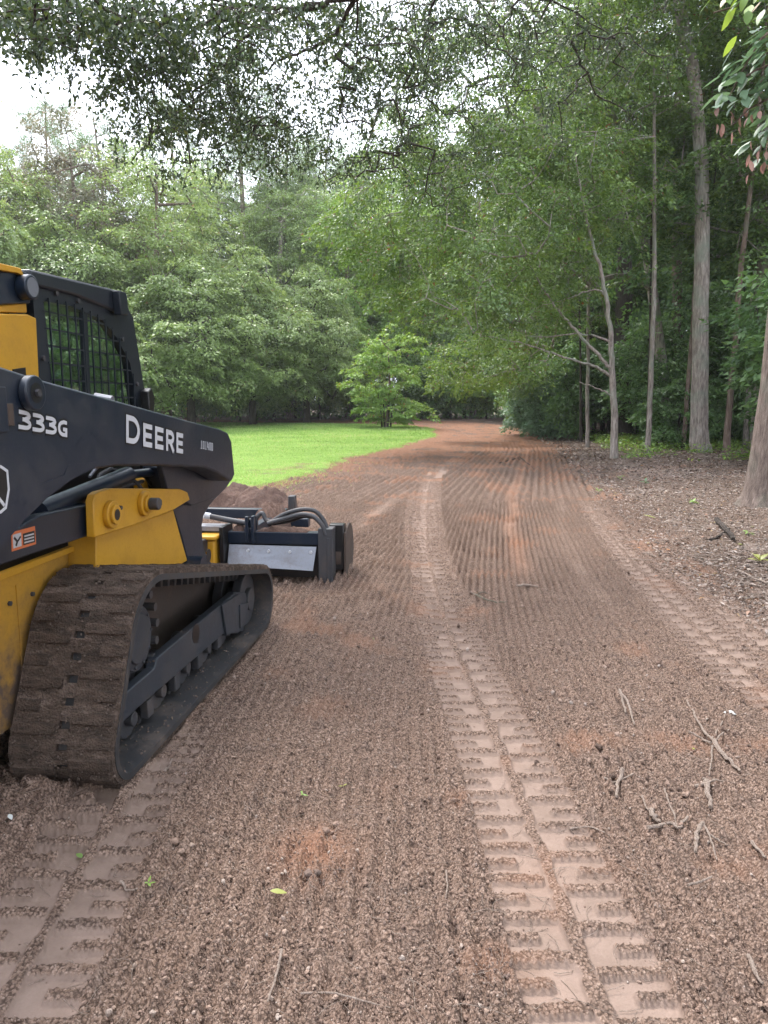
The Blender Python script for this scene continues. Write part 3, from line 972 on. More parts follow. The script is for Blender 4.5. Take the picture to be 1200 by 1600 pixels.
G = {}
def protos():
    # broad-leaved trees of the background; crown reaches low
    G['b0'] = tree_meshes('t', [(0, 0, -0.2), (0.1, 0, 3), (0, 0.2, 7), (0.2, 0, 11)], [0.28, 0.2, 0.13, 0.05],
        [(0, 0, 8.2, 3.4, 3.4, 4.4), (1.4, 0.6, 4.6, 3.4, 3.2, 2.4), (-1.6, -0.3, 5.0, 3.1, 3.2, 2.6)], 520, 125, 0.68, 0.14, 0.08, M['bark_brown'], M['leaf_grey'], seed=1, zmin=1.5, seg=1.1)
    G['b1'] = tree_meshes('t', [(0, 0, -0.2), (-0.1, 0, 2), (0.4, 0, 5), (0.3, 0.2, 8)], [0.22, 0.17, 0.10, 0.04],
        [(0, 0, 4.6, 4.2, 4.0, 2.8), (2.4, 0.4, 3.0, 3.0, 3.0, 1.7), (-2.4, -0.4, 3.0, 3.0, 3.0, 1.8), (0.2, 0, 7, 2.4, 2.4, 2)], 560, 125, 0.68, 0.135, 0.075, M['bark_dark'], M['leaf_grey'], seed=2, zmin=0.9, seg=1.1, droop=0.5, flat=0.18)
    G['b2'] = tree_meshes('t', [(0, 0, -0.2), (0.1, 0, 4), (0.5, 0.2, 9), (0.2, 0, 15)], [0.34, 0.26, 0.18, 0.06],
        [(0.2, 0, 11.5, 3.6, 3.6, 4.6), (-1.6, 0, 8.0, 3.4, 3.2, 3.0), (2.0, 0.5, 8.8, 3.2, 3.2, 2.8)], 520, 120, 0.72, 0.14, 0.08, M['bark_pale'], M['leaf_oak'], seed=3, zmin=4.0, seg=1.3)
    G['b3'] = tree_meshes('t', [(0, 0, -0.2), (-0.2, 0, 4), (-0.2, 0.4, 9), (0.3, 0, 13)], [0.3, 0.22, 0.15, 0.05],
        [(0, 0, 9, 4.2, 4.2, 4.4), (-2.6, 1, 5.2, 3.2, 3.2, 2.6), (2.4, -0.8, 4.4, 3.4, 3.2, 2.4)], 520, 125, 0.68, 0.13, 0.075, M['bark_brown'], M['leaf_oak'], seed=4, zmin=1.7, seg=1.2, droop=0.55)
    G['p0'] = tree_meshes('t', [(0, 0, -0.2), (0.1, 0, 8), (0.3, 0.1, 15), (0.2, 0, 21)], [0.24, 0.19, 0.13, 0.04],
        [(0.2, 0, 17.4, 2.6, 2.6, 3.6), (0.2, 0, 13.4, 2.9, 2.9, 1.8)], 120, 190, 0.85, 0.26, 0.025, M['bark_brown'], M['needle'], seed=5, needle=True, seg=1.2, inner=0.3)
    G['p1'] = tree_meshes('t', [(0, 0, -0.2), (-0.2, 0, 8), (0.1, 0.1, 14), (0.5, 0, 18)], [0.22, 0.18, 0.12, 0.04],
        [(0.2, 0, 14.6, 2.9, 2.9, 3.4), (-0.8, 0, 10.6, 2.6, 2.6, 1.4)], 110, 190, 0.9, 0.26, 0.025, M['bark_brown'], M['needle'], seed=6, needle=True, seg=1.2, inner=0.3)
    G['s0'] = tree_meshes('t', [(0, 0, -0.1), (0.1, 0, 0.8), (0, 0, 1.8)], [0.05, 0.035, 0.015],
        [(0, 0, 1.5, 1.5, 1.5, 1.2), (0.7, 0.2, 0.9, 1.1, 1.1, 0.8)], 150, 90, 0.42, 0.11, 0.065, M['bark_dark'], M['leaf_dark'], seed=7, rtwig=0.006, seg=0.5, zmin=0.2, flare=0, attach_from=0.1)
    G['s1'] = tree_meshes('t', [(0, 0, -0.1), (-0.1, 0, 1.5), (0.1, 0.1, 3.2)], [0.06, 0.045, 0.02],
        [(0, 0, 2.6, 1.6, 1.6, 1.7), (-0.7, 0, 1.3, 1.2, 1.2, 1.0)], 170, 90, 0.45, 0.12, 0.07, M['bark_dark'], M['leaf_dark'], seed=8, rtwig=0.006, seg=0.6, zmin=0.25, flare=0, attach_from=0.1)
protos()

def px_ground(px, Y):
    """x of a column seen at picture x = px (1200 wide) standing at distance Y"""
    return (px - 600) / FPX * (Y * math.cos(PITCH) + (CAMH - 0.2) * math.sin(PITCH))

def put(proto, px, Y, sc, label, leaf=None, name='broadleaf_tree', group='trees around the clearing', rz=None, X=None):
    x = px_ground(px, Y) if X is None else X
    rz = rnd.uniform(0, 6.28) if rz is None else rz
    return place_tree(name, G[proto], (x, Y, ground_z(x, Y) - 0.03), rz, sc, label, 'pine tree' if proto[0] == 'p' else ('shrub' if proto[0] == 's' else 'tree'), group, M[leaf] if leaf else None)

# --- left and far side of the clearing
put('b0', 262, 47, (1.26, 1.26, 1.39), 'round-topped light green tree rising above the cab roof', 'leaf_grey')
put('b1', 300, 42.5, (1.18, 1.18, 1.06), 'wide low tree with tiers of foliage just right of the cab', 'leaf_grey')
put('b1', 395, 46, (1.12, 1.12, 1.12), 'spreading tree hanging over the far lawn edge left of the dark hollow', 'leaf_grey')
put('b1', 480, 49, (1.06, 1.06, 1.12), 'dark-bellied spreading tree at the far lawn edge beside the bright young tree', 'leaf_grey')
put('b0', 140, 49, (1.21, 1.21, 1.53), 'dull brownish-green tree behind the cab with thinning top', 'leaf_brown')
put('b1', 130, 43, (1.34, 1.34, 1.29), 'pale layered tree directly behind the cab window')
put('b0', 20, 46, (1.21, 1.21, 1.37), 'grey-green tree at the left edge of the photo behind the loader')
put('b1', -60, 40, (1.46, 1.46, 1.46), 'low grey-green tree just past the left edge behind the loader')
put('b2', 345, 60, (1.04, 1.04, 1.23), 'tall light green tree behind the round-topped one', 'leaf_grey')
put('b2', 452, 55, (1.05, 1.05, 1.05), 'light green tree filling the gap between the two tall pines', 'leaf_grey')
put('b2', 470, 62, (1.1, 1.1, 1.3), 'tall pale tree far back above the dark hollow', 'leaf_grey')
put('b0', 545, 57, (1.16, 1.16, 1.37), 'yellow-green tree at the far bend left of the young tree', 'leaf_fresh')
put('b0', 640, 58, (1.21, 1.21, 1.43), 'yellow-green tree behind the young tree at the bend', 'leaf_fresh')
put('b3', 740, 60, (1.1, 1.1, 1.3), 'dark green tree closing the far bend of the drive', 'leaf_oak')
put('b1', 700, 56, (1.04, 1.04, 1.23), 'low dark tree over the far bend of the drive', 'leaf_oak')
put('b1', 800, 53, (1.06, 1.06, 1.06), 'low dark tree right of the far bend', 'leaf_dark')
put('p0', 392, 56, (1.1, 1.1, 1.28), 'tall pine with open crown above the middle of the far lawn', name='pine_tree', group='pines behind the clearing')
put('p1', 450, 58, (1.04, 1.04, 1.22), 'pine with pinkish trunk right of the tallest pine', name='pine_tree', group='pines behind the clearing')
put('p1', 180, 55, (1.01, 1.01, 1.18), 'pine with pale bare trunk above the cab', name='pine_tree', group='pines behind the clearing')
put('p0', 100, 60, (1.01, 1.01, 1.18), 'pine with dense round top at the upper left', name='pine_tree', group='pines behind the clearing')
put('p0', 282, 64, (1.08, 1.08, 1.25), 'slender pine seen above the round-topped tree', name='pine_tree', group='pines behind the clearing')
put('p1', 510, 66, (1.16, 1.16, 1.34), 'far pine left of the sky gap', name='pine_tree', group='pines behind the clearing')
put('p0', 20, 58, (0.88, 0.88, 1.02), 'short pine at the far left edge', name='pine_tree', group='pines behind the clearing')
put('p0', 335, 68, (0.94, 0.94, 1.09), 'faint far pine between the round-topped tree and the tall pine', name='pine_tree', group='pines behind the clearing')
# second row that closes the wood (seen through gaps)
deep = ['tree deep in the wood just beyond the left picture edge', 'nearer tree beyond the left picture edge', 'deep tree showing above the cab, behind the dull brownish one', 'deep tree directly behind the round-topped tree',
        'deep tree between the two tall pines', 'deep tree below the sky gap in the middle', 'deep tree behind the bend, left of the drive end', 'deep tree straight above the drive end', 'deep tree right of the drive end',
        'low broad deep tree behind the young tree', 'low broad deep tree behind the wide tiered one', 'low broad deep tree above the dark hollow', 'low broad deep tree behind the cab']
for i, (lab, (px, Y, pr, sc)) in enumerate(zip(deep, [(-120, 52, 'b0', 1.2), (-200, 40, 'b3', 1.2), (60, 66, 'b0', 1.0), (220, 68, 'b0', 0.95), (420, 70, 'b0', 1.0), (560, 70, 'b2', 0.95),
        (660, 72, 'b2', 1.05), (760, 70, 'b2', 1.1), (860, 66, 'b2', 1.1), (600, 64, 'b1', 1.3), (300, 62, 'b1', 1.3), (450, 66, 'b1', 1.4), (150, 64, 'b1', 1.4)])):
    put(pr, px, Y, (sc * 1.3, sc * 1.3, sc * 1.6), lab, 'leaf_grey' if px < 560 else 'leaf_oak', group='trees deep in the far wood')

# --- right side of the drive: a wall of trees
for (px, Y, pr, sc, lf, lab) in [
        (880, 50, 'b3', 1.0, 'leaf_oak', 'dense tree at the right of the drive just before the bend'),
        (900, 42, 'b3', 0.95, 'leaf_oak', 'dense tree on the right drive edge beyond the forked tree'),
        (905, 34.5, 'b3', 0.85, 'leaf_oak', 'low-skirted tree overhanging the drive behind the forked tree'),
        (1010, 40, 'b2', 1.05, 'leaf_fresh', 'fresh green tree deep in the right wood behind the thick dark trunk'),  # whole crown in the lighter fresh-leaf colour
        (1120, 38, 'b3', 0.95, 'leaf_fresh', 'bright green tree deep in the right wood between the two tall trunks'),
        (1200, 33, 'b3', 1.0, 'leaf_oak', 'dark leafy tree in the right wood behind the flared oak'),
        (1290, 36, 'b2', 1.1, 'leaf_oak', 'tall tree off the right edge of the photo'),
        (1330, 26, 'b3', 0.85, 'leaf_dark', 'dark tree just off the right edge behind the flared oak'),
        (1080, 50, 'b2', 1.1, 'leaf_oak', 'tall tree far back in the right wood'),
        (960, 56, 'b2', 1.05, 'leaf_oak', 'tall tree far back beyond the right drive edge'),
        (1180, 54, 'b3', 1.2, 'leaf_oak', 'broad tree far back at the right edge'),
        (1320, 48, 'b3', 1.2, 'leaf_oak', 'broad tree far back off the right edge'),
        (1000, 39, 'b2', (1.2, 1.2, 1.25), 'leaf_oak', 'tall leafy tree filling the gap between the dark trunk and the brown one'),
        (1135, 37, 'b2', (1.1, 1.1, 1.2), 'leaf_fresh', 'tall bright tree filling the gap right of the pale trunk'),
        (900, 38, 'b2', (1.25, 1.25, 1.3), 'leaf_oak', 'tall tree rising behind the low-skirted one at the drive edge'),
        (1190, 24, 'b2', (1.0, 1.0, 0.95), 'leaf_oak', 'tall tree behind the flared oak whose crown fills the upper right'),
        (1450, 30, 'b3', 1.1, 'leaf_oak', 'broad tree well off the right edge')]:
    put(pr, px, Y, sc, lab, lf, group='trees of the right-hand wood')

# unseen trees added round the camera: shade for the ground, reflections for the glass
for i, (X, Y, lab) in enumerate([(9.5, 3.5, 'unseen added tree off to the right of the photographer, level with the loader'), (10, -5, 'unseen added tree behind the photographer on the right'), (-13, 12, 'unseen added tree left of the loader, outside the picture'),
        (-22, 16, 'unseen added tree far left beyond the picture edge, nearer than the clearing'), (-16, 2, 'unseen added tree well to the left, level with the loader tracks'), (3, -12, 'unseen added tree straight behind the photographer'), (-8, -11, 'unseen added tree behind the photographer on the left'),
        (14, 12, 'unseen added tree off the right edge behind the flared oak'), (-27, 34, 'unseen added tree far left at the side of the clearing, outside the picture')]):
    put(('b2', 'b3')[i % 2] if i != 2 else 'b2', 0, Y, 1.0, lab, 'leaf_oak', X=X, group='unseen trees added around the photographer')

# shrubs
k = 0
for (px, Y, pr, sc, lf, lab) in [
        (850, 36, 's0', 1.25, 'leaf_pale', 'pale blue-green bush at the right drive edge'), (880, 33, 's0', 1.1, 'leaf_pale', 'bluish bush beside the drive left of the forked tree'),
        (835, 40, 's1', 0.9, 'leaf_fresh', 'yellow-green bush on the far right drive edge'), (815, 46, 's0', 1.0, 'leaf_fresh', 'small bright bush near the far bend'),
        (915, 31, 's1', 1.0, 'leaf_dark', 'dark bush just left of the forked tree'), (1010, 27.5, 's1', 1.1, 'leaf_dark', 'dark bush between the forked tree and the pale leaning trunk'),
        (1060, 25.5, 's0', 1.0, 'leaf_dark', 'low dark bush left of the tall pale trunk'), (1135, 28, 's1', 1.15, 'leaf_dark', 'tall dark bush right of the tall pale trunk'),
        (1170, 27, 's0', 1.1, 'leaf_dark', 'low dark bush beside the flared oak'), (1160, 32, 's1', 1.5, 'leaf_dark', 'large dark bush behind the flared oak'),
        (1080, 30, 's1', 1.5, 'leaf_dark', 'large bush behind the tall pale trunk'), (1020, 33, 's1', 1.4, 'leaf_dark', 'large bush behind the pale leaning trunk'),
        (1250, 20, 's1', 1.2, 'leaf_dark', 'bush half hidden by the flared oak'), (1290, 17, 's1', 1.3, 'leaf_dark', 'bush off the right edge'),
        (940, 36, 's1', 1.4, 'leaf_dark', 'bush in the gloom behind the forked tree'), (985, 38, 's1', 1.5, 'leaf_dark', 'bush in the gloom behind the thick dark trunk')]:
    put(pr, px, Y, sc, lab, lf, name='bush', group='bushes of the right-hand wood')
for (px, Y, pr, sc, lf, lab) in [
        (560, 54, 's1', 1.3, 'leaf_dark', 'dark bush left of the bend'), (705, 54, 's1', 1.4, 'leaf_dark', 'dark bush right of the young tree'), (660, 55, 's1', 1.3, 'leaf_dark', 'dark bush behind the young tree'),
        (760, 55, 's1', 1.4, 'leaf_oak', 'bush at the head of the bend'), (500, 54, 's1', 1.4, 'leaf_dark', 'bush in the dark hollow'), (430, 53, 's1', 1.4, 'leaf_dark', 'bush at the back of the dark hollow'),
        (375, 52, 's1', 1.4, 'leaf_dark', 'bush behind the spreading tree'), (320, 51, 's1', 1.4, 'leaf_dark', 'bush right of the boom tip'), (250, 51, 's1', 1.4, 'leaf_dark', 'bush behind the cab front')]:
    put(pr, px, Y, sc, lab, lf, name='bush', group='bushes along the far lawn edge')

def undergrowth():
    n = 60000
    t = rng.uniform(-0.62, 0.75, n)
    Y = 55 + 22 * rng.random(n) ** 1.3
    X = np.tan(t) * Y
    right = rng.random(n) < 0.3
    Y = np.where(right, 24 + 34 * rng.random(n), Y)
    X = np.where(right, interp(np.minimum(Y, 50), XR) + 6 + 0.30 * Y * rng.random(n), X)
    top = 2.2 + 1.3 * noise2(X, Y, 2.5, 500)
    z = terrain(X, Y) + np.clip(top, 0.6, 5) * rng.random(n) ** 0.8
    c = np.stack([X, Y, z], axis=1)
    V, F = leaf_geo(c, rng.normal(0, 1, (n, 3)), rng.normal(0, 1, (n, 3)) + np.array([0, 0, 1.0]), 0.22 + 0.2 * rng.random(n), 0.14 + 0.1 * rng.random(n), tri=True)
    me = np_mesh('undergrowth', V, F, face_attr={'tint': rng.random(n)}); me.materials.append(M['leaf_dark'])
    tag(link_mesh('undergrowth', me), 'dark tangled undergrowth filling the wood behind the clearing', 'undergrowth', kind='stuff')
undergrowth()

# --- the young bright tree on the lawn tip
def young_tree():
    x, Y = px_ground(603, 42.5), 42.5
    z = ground_z(x, Y)
    stems = []
    me_t, me_c = tree_meshes('t', [(0, 0, -0.1), (0.1, 0, 1.2), (0.2, 0, 3), (0.1, 0, 5)], [0.13, 0.1, 0.06, 0.02],
        [(-0.4, 0, 3.0, 2.8, 2.4, 1.6), (0.9, 0, 4.9, 2.2, 1.8, 1.7), (0.4, 0, 1.2, 3.0, 2.2, 0.9), (-0.6, 0, 4.6, 1.5, 1.5, 1.2)], 190, 75, 0.5, 0.16, 0.10, M['bark_brown'], M['leaf_fresh'], seed=31, zmin=0.35, seg=0.9, rtwig=0.009, attach_from=0.08, droop=0.3, flat=0.2, tint=(0.2, 1.0))
    e = empty('young_tree', (x, Y, z), 0)
    tag(e, 'bright yellow-green young tree standing alone on the lawn tip at the bend', 'tree')
    e.scale = (0.85, 0.85, 0.88)
    link_mesh('trunk', me_t, e)
    link_mesh('crown', me_c, e)['kind'] = 'stuff'
    for i, (a, b) in enumerate(((-0.25, 0.5), (0.3, 0.6), (0.12, -0.35), (-0.1, -0.2))):
        V, F = tube_geo([(a, b * .4, -0.1), (a * 1.3, b * .5, 1), (a * 2.4, b, 2.6)], [0.055, 0.045, 0.02], 7, 0.2, i)
        me = np_mesh('stem', V, F, smooth=True); me.materials.append(M['bark_dark'])
        link_mesh('stem', me, e)
young_tree()

# --- hero trees at the right drive edge
def hero(name, label, trunk, trad, ells, nspray, n_each, R, L, W, bk, lf, cat='tree', group=None, **kw):
    o = trunk[0]
    oz = ground_z(o[0], o[1])
    tr = [(p[0], p[1], p[2] + oz) for p in trunk]
    tr[0] = (tr[0][0], tr[0][1], oz - 0.15)
    me_t, me_c = tree_meshes(name, tr, trad, ells, nspray, n_each, R, L, W, bk, lf, origin=(o[0], o[1], oz), **kw)
    e = empty(name, (o[0], o[1], oz))
    tag(e, label, cat, group)
    link_mesh('trunk', me_t, e)
    c = link_mesh('crown', me_c, e); c['kind'] = 'stuff'
    return e

def WP(px, py, Y):
    """the point seen at picture (px,py) at distance Y down the drive"""
    u, v = (px - 600) / FPX, -(py - 800) / FPX
    t = Y / (v * math.sin(PITCH) + math.cos(PITCH))
    return (u * t, Y, CAMH + t * (v * math.cos(PITCH) - math.sin(PITCH)))

# tall pale trunk
b = WP(1095, 712, 22.7)
hero('oak_tree', 'tall mottled pale grey trunk at the right drive edge, bending left at its top',
     [(b[0], b[1], 0), WP(1098, 450, 22.7)[:2] + (WP(1098, 450, 22.7)[2],), WP(1100, 260, 22.7), WP(1088, 120, 22.6), WP(1066, 10, 22.4), WP(1040, -160, 22)],
     [0.27, 0.235, 0.21, 0.18, 0.16, 0.11], [(9.5, 22, 16.5, 4.5, 4, 3.5), (7, 21, 13.5, 3, 3, 1.6)], 260, 110, 0.75, 0.12, 0.07, M['bark_pale'], M['leaf_oak'], seed=41, attach_from=0.55, flare=0.3, sides=14)
# thick dark trunk with pale top
b = WP(972, 692, 31)
hero('oak_tree', 'thick dark trunk behind the forked tree, its top disappearing in the canopy',
     [(b[0], b[1], 0), WP(972, 400, 31), WP(985, 200, 31), WP(994, 0, 31), WP(1000, -200, 31)],
     [0.40, 0.33, 0.26, 0.22, 0.14], [(9, 30, 20, 5, 4, 4.5), (8, 29, 15, 4, 3.5, 2)], 240, 110, 0.85, 0.15, 0.09, M['bark_dark'], M['leaf_oak'], seed=42, attach_from=0.5, sides=14)
# reddish-brown thin tall trunk
b = WP(1060, 690, 29)
hero('oak_tree', 'slim brown trunk rising between the pale leaning trunk and the tall pale one',
     [(b[0], b[1], 0), WP(1057, 400, 29), WP(1056, 100, 29), WP(1054, -100, 29)], [0.20, 0.18, 0.15, 0.1],
     [(11.5, 29, 19, 3.6, 3.4, 3.5)], 160, 110, 0.8, 0.15, 0.09, M['bark_brown'], M['leaf_oak'], seed=44, attach_from=0.6)
# thin dark trunks in the gloom
stem_lab = ['slim stem right of the tall pale trunk', 'slim stem between the forked tree and the leaning one', 'slim leaning stem at the drive edge left of the forked tree', 'slim stem close to the left of the tall pale trunk',
    'dark stem left of the forked tree, leaning left', 'dark stem right behind the forked tree\'s left branches', 'dark stem almost hidden behind the forked trunk', 'dark stem right of the thick dark trunk', 'dark stem behind the slim brown trunk',
    'stouter dark stem right of the tall pale trunk, deep in the wood', 'dark stem near the flared oak', 'dark stem leaning left behind the bluish bush', 'dark stem left of the pale leaning trunk', 'dark stem in the hollow left of the young tree',
    'dark stem at the left end of the hollow', 'dark stem nearest the young tree on its left', 'dark stem under the spreading tree at the far lawn edge', 'dark stem right of the young tree at the bend', 'second dark stem right of the young tree at the bend', 'dark stem at the right of the drive before the bend']
for i, (px, Y, r, lean) in enumerate([(1142, 27, 0.06, 3), (1012, 24, 0.045, -4), (908, 29, 0.05, -7), (1078, 25.5, 0.05, 5), (928, 33, 0.07, -8), (940, 35, 0.09, 4), (950, 32, 0.06, -5), (985, 34, 0.08, 6), (1072, 33, 0.08, 5), (1125, 34, 0.10, -4), (1150, 30, 0.07, 5), (905, 37, 0.08, -6), (1010, 36, 0.1, -3), (462, 56, 0.1, 4), (430, 55, 0.12, -4), (500, 57, 0.1, 3), (400, 55, 0.09, 5), (725, 56, 0.12, 4), (750, 57, 0.1, -4), (850, 48, 0.1, 5)]):
    a = WP(px, 690, Y)
    V, F = tube_geo([(0, 0, -0.2), (lean * 0.02, 0, 3), (lean * 0.05, 0.1, 7), (lean * 0.07, 0, 10)], [r, r * 0.85, r * 0.6, r * 0.3], 8, 0.3, i)
    me = np_mesh('trunk', V, F, smooth=True); me.materials.append(M['bark_dark'])
    z = ground_z(a[0], Y)
    e = empty('thin_tree', (a[0], Y, z))
    link_mesh('trunk', me, e)
    P_ = np.array([(lean * 0.05 + rng.normal(0, 0.9), rng.normal(0, 0.9), 7 + rng.normal(0, 1.4)) for _ in range(30)])
    CV, CF, tn = spray_leaves(P_, rng.normal(0, 1, (30, 3)), 60, 0.7, 0.16, 0.1, 900 + i)
    me = np_mesh('crown', CV, CF, face_attr={'tint': tn}); me.materials.append(M['leaf_dark'])
    link_mesh('crown', me, e)['kind'] = 'stuff'
    tag(e, stem_lab[i], 'tree', 'thin stems in the wood')

for (px, Y, r_, lean, bk, lab) in [(1012, 22.8, 0.085, -0.25, 'bark_pale', 'slim pale trunk between the forked tree and the tall pale trunk'), (1136, 22.0, 0.10, 0.2, 'bark_brown', 'straight brown trunk just right of the tall pale one'),
        (1066, 24.5, 0.075, 0.15, 'bark_brown', 'thin brown trunk close beside the tall pale one'), (918, 26.5, 0.07, -0.3, 'bark_pale', 'thin pale trunk behind the forked tree, leaning over the drive'), (1162, 25.0, 0.09, -0.15, 'bark_pale', 'thin pale trunk between the tall pale one and the flared oak')]:
    a = WP(px, 705, Y)
    z = ground_z(a[0], Y)
    T_ = [(0, 0, -0.2), (lean * 0.4, 0, 2.5), (lean * 0.7, 0.1, 5.5), (lean * 1.6, 0, 9), (lean * 2.2, 0.1, 13)]
    me_t, me_c = tree_meshes('slim_tree', T_, [r_, r_ * 0.85, r_ * 0.7, r_ * 0.5, r_ * 0.25], [(lean * 2, 0, 12, 2.0, 2.0, 2.2)], 60, 90, 0.6, 0.12, 0.07, M[bk], M['leaf_oak'], seed=int(px), attach_from=0.55, rtwig=0.006)
    e = empty('slim_tree', (a[0], Y, z))
    tag(e, lab, 'tree', 'slim trunks at the right drive edge')
    link_mesh('trunk', me_t, e)
    link_mesh('crown', me_c, e)['kind'] = 'stuff'

# forked small tree with low branches reaching left over the drive
def forked_tree():
    Y = 20.6
    b = WP(960, 720, Y)
    oz = ground_z(b[0], Y)
    o = np.array([b[0], Y, oz])
    def W_(px, py, dy=0): return np.array(WP(px, py, Y + dy))
    e = empty('forked_tree', tuple(o))
    tag(e, 'small pale forked tree at the right drive edge with bare branches reaching left', 'tree')
    def limb(name, pts, r):
        P = [np.array(p) for p in pts]
        # smooth
        sl = np.linspace(0, len(P) - 1, len(P) * 4)
        Q = np.stack([np.interp(sl, np.arange(len(P)), [p[i] for p in P]) for i in range(3)], axis=1)
        Q[1:-1] = (Q[:-2] + Q[1:-1] * 2 + Q[2:]) / 4
        Q[1:-1] += rng.normal(0, 0.012, Q[1:-1].shape)
        rr = np.interp(sl, np.arange(len(r)) * (len(P) - 1) / (len(r) - 1), r)
        V, F = tube_geo(Q - o, rr, 10, 0.25 if name == 'trunk' else 0, 3)
        me = np_mesh(name, V, F, smooth=True); me.materials.append(M['bark_pale'])
        link_mesh(name, me, e)
        return Q
    n1 = limb('trunk', [(b[0], Y, oz - 0.1), W_(960, 640), W_(957, 575), W_(955, 520), W_(946, 450), W_(932, 400), W_(915, 340), W_(900, 250, .3)], [0.105, 0.092, 0.08, 0.066, 0.05, 0.042, 0.034, 0.015])
    n2 = limb('branch', [W_(957, 583), W_(945, 565), W_(915, 535), W_(890, 505), W_(868, 480), W_(845, 445, -.4), W_(820, 400, -.8)], [0.055, 0.046, 0.04, 0.035, 0.028, 0.02, 0.01])
    n3 = limb('branch', [W_(957, 590), W_(930, 572), W_(895, 563), W_(860, 551), W_(830, 540, -.3), W_(790, 530, -.6), W_(740, 520, -1)], [0.045, 0.038, 0.03, 0.026, 0.02, 0.014, 0.008])
    n4 = limb('branch', [W_(955, 536), W_(925, 523), W_(895, 521), W_(860, 527, .3), W_(820, 525, .5)], [0.035, 0.03, 0.022, 0.015, 0.008])
    n5 = limb('branch', [W_(958, 620), W_(945, 612), W_(925, 604), W_(905, 596, .3)], [0.025, 0.02, 0.014, 0.008])
    n6 = limb('branch', [W_(945, 460), W_(935, 452), W_(915, 455, .2), W_(880, 470, .4), W_(840, 478, .4)], [0.03, 0.025, 0.02, 0.015, 0.008])
    starts = np.concatenate([n1[16:], n2[8:], n3[8:], n4[8:], n6[6:]])
    g = np.random.default_rng(77)
    ells = [(W_(800, 330)[0], Y - 0.4, W_(800, 330)[2], 2.6, 1.8, 1.9), (W_(720, 430)[0], Y - 1, W_(720, 430)[2], 2.0, 1.6, 1.3), (W_(890, 250)[0], Y, W_(890, 250)[2], 1.8, 1.8, 1.6)]
    T = shell_points(150, ells, g, 0.2)
    T = np.concatenate([T, np.array([q + g.normal(0, 0.35, 3) for q in n3[12:]]), np.array([q + g.normal(0, 0.3, 3) for q in n2[14:]])])
    P, par, ends = grow(starts, np.full(len(starts), -1), T, seg=0.5, seed=5)
    V, F, r = wood_geo(P, par, 0.006, keep_from=len(starts), rmax=0.035)
    me = np_mesh('twig_work', V - o, F, smooth=True); me.materials.append(M['bark_pale'])
    link_mesh('twigs', me, e)['kind'] = 'stuff'
    E = P[ends]
    CV, CF, tn = spray_leaves(E, E - P[par[ends]], 75, 0.55, 0.095, 0.055, 6, tri=True, droop=0.5)
    me = np_mesh('crown', CV - o, CF, face_attr={'tint': tn}); me.materials.append(M['leaf_oak'])
    link_mesh('crown', me, e)['kind'] = 'stuff'
forked_tree()

# large oak whose boughs droop over the drive (centre right of the photo)
def boughs():
    b = WP(1040, 702, 26.6)
    ells = []
    for (px, py, Y, rx, ry, rz) in [(820, 120, 22, 3.0, 3.0, 2.4), (700, 170, 22, 2.7, 2.8, 2.5), (640, 290, 23, 2.2, 2.4, 1.7), (760, 330, 23, 3.0, 2.8, 2.2),
                                    (880, 330, 23, 2.8, 2.6, 2.4), (700, 450, 25, 2.4, 2.6, 1.5), (820, 470, 25, 2.4, 2.6, 1.6), (580, 350, 24, 1.6, 2.0, 1.2), (930, 150, 23, 2.6, 2.6, 2.6), (600, 420, 26, 1.5, 2.0, 1.4), (760, 560, 30, 3.0, 2.6, 1.3), (1010, 60, 29, 3, 2, 2.2)]:
        p = WP(px, py, Y)
        ells.append((p[0], p[1], p[2], rx, ry, rz))
    hero('leaning_oak', 'pale speckled trunk leaning left, its fine-leaved boughs drooping over the drive',
         [(b[0], b[1], 0), WP(1034, 560, 26.6), WP(1020, 440, 26.6), WP(1000, 300, 26.4), WP(965, 190, 25.6), WP(900, 80, 24.6), WP(820, 0, 23.5)],
         [0.22, 0.20, 0.175, 0.15, 0.12, 0.09, 0.05], ells, 1250, 95, 0.60, 0.10, 0.055, M['bark_pale'], M['leaf_oak'], seed=51, attach_from=0.25, rtwig=0.006, droop=0.55, inner=0.15, seg=0.6, flat=0.22, sides=12)
boughs()

# oak at the right edge with root flare
def edge_oak():
    b = WP(1193, 802, 10.9)
    x0 = b[0] + 0.04
    hero('flared_oak', 'large brown-barked oak cut by the right edge, its root flare spreading over the leaf litter',
         [(x0, 10.9, 0), (x0 + 0.02, 10.9, 0.5), (x0 + 0.05, 10.9, 1.6), (x0 + 0.12, 10.9, 4), (x0 + 0.7, 10.6, 8), (x0 + 0.4, 10, 11)],
         [0.30, 0.27, 0.25, 0.24, 0.2, 0.1], [(7.5, 9, 10, 4, 4, 3)], 200, 100, 0.7, 0.09, 0.05, M['bark_oak'], M['leaf_oak'], seed=61, flare=0.55, sides=28, attach_from=0.5)
edge_oak()

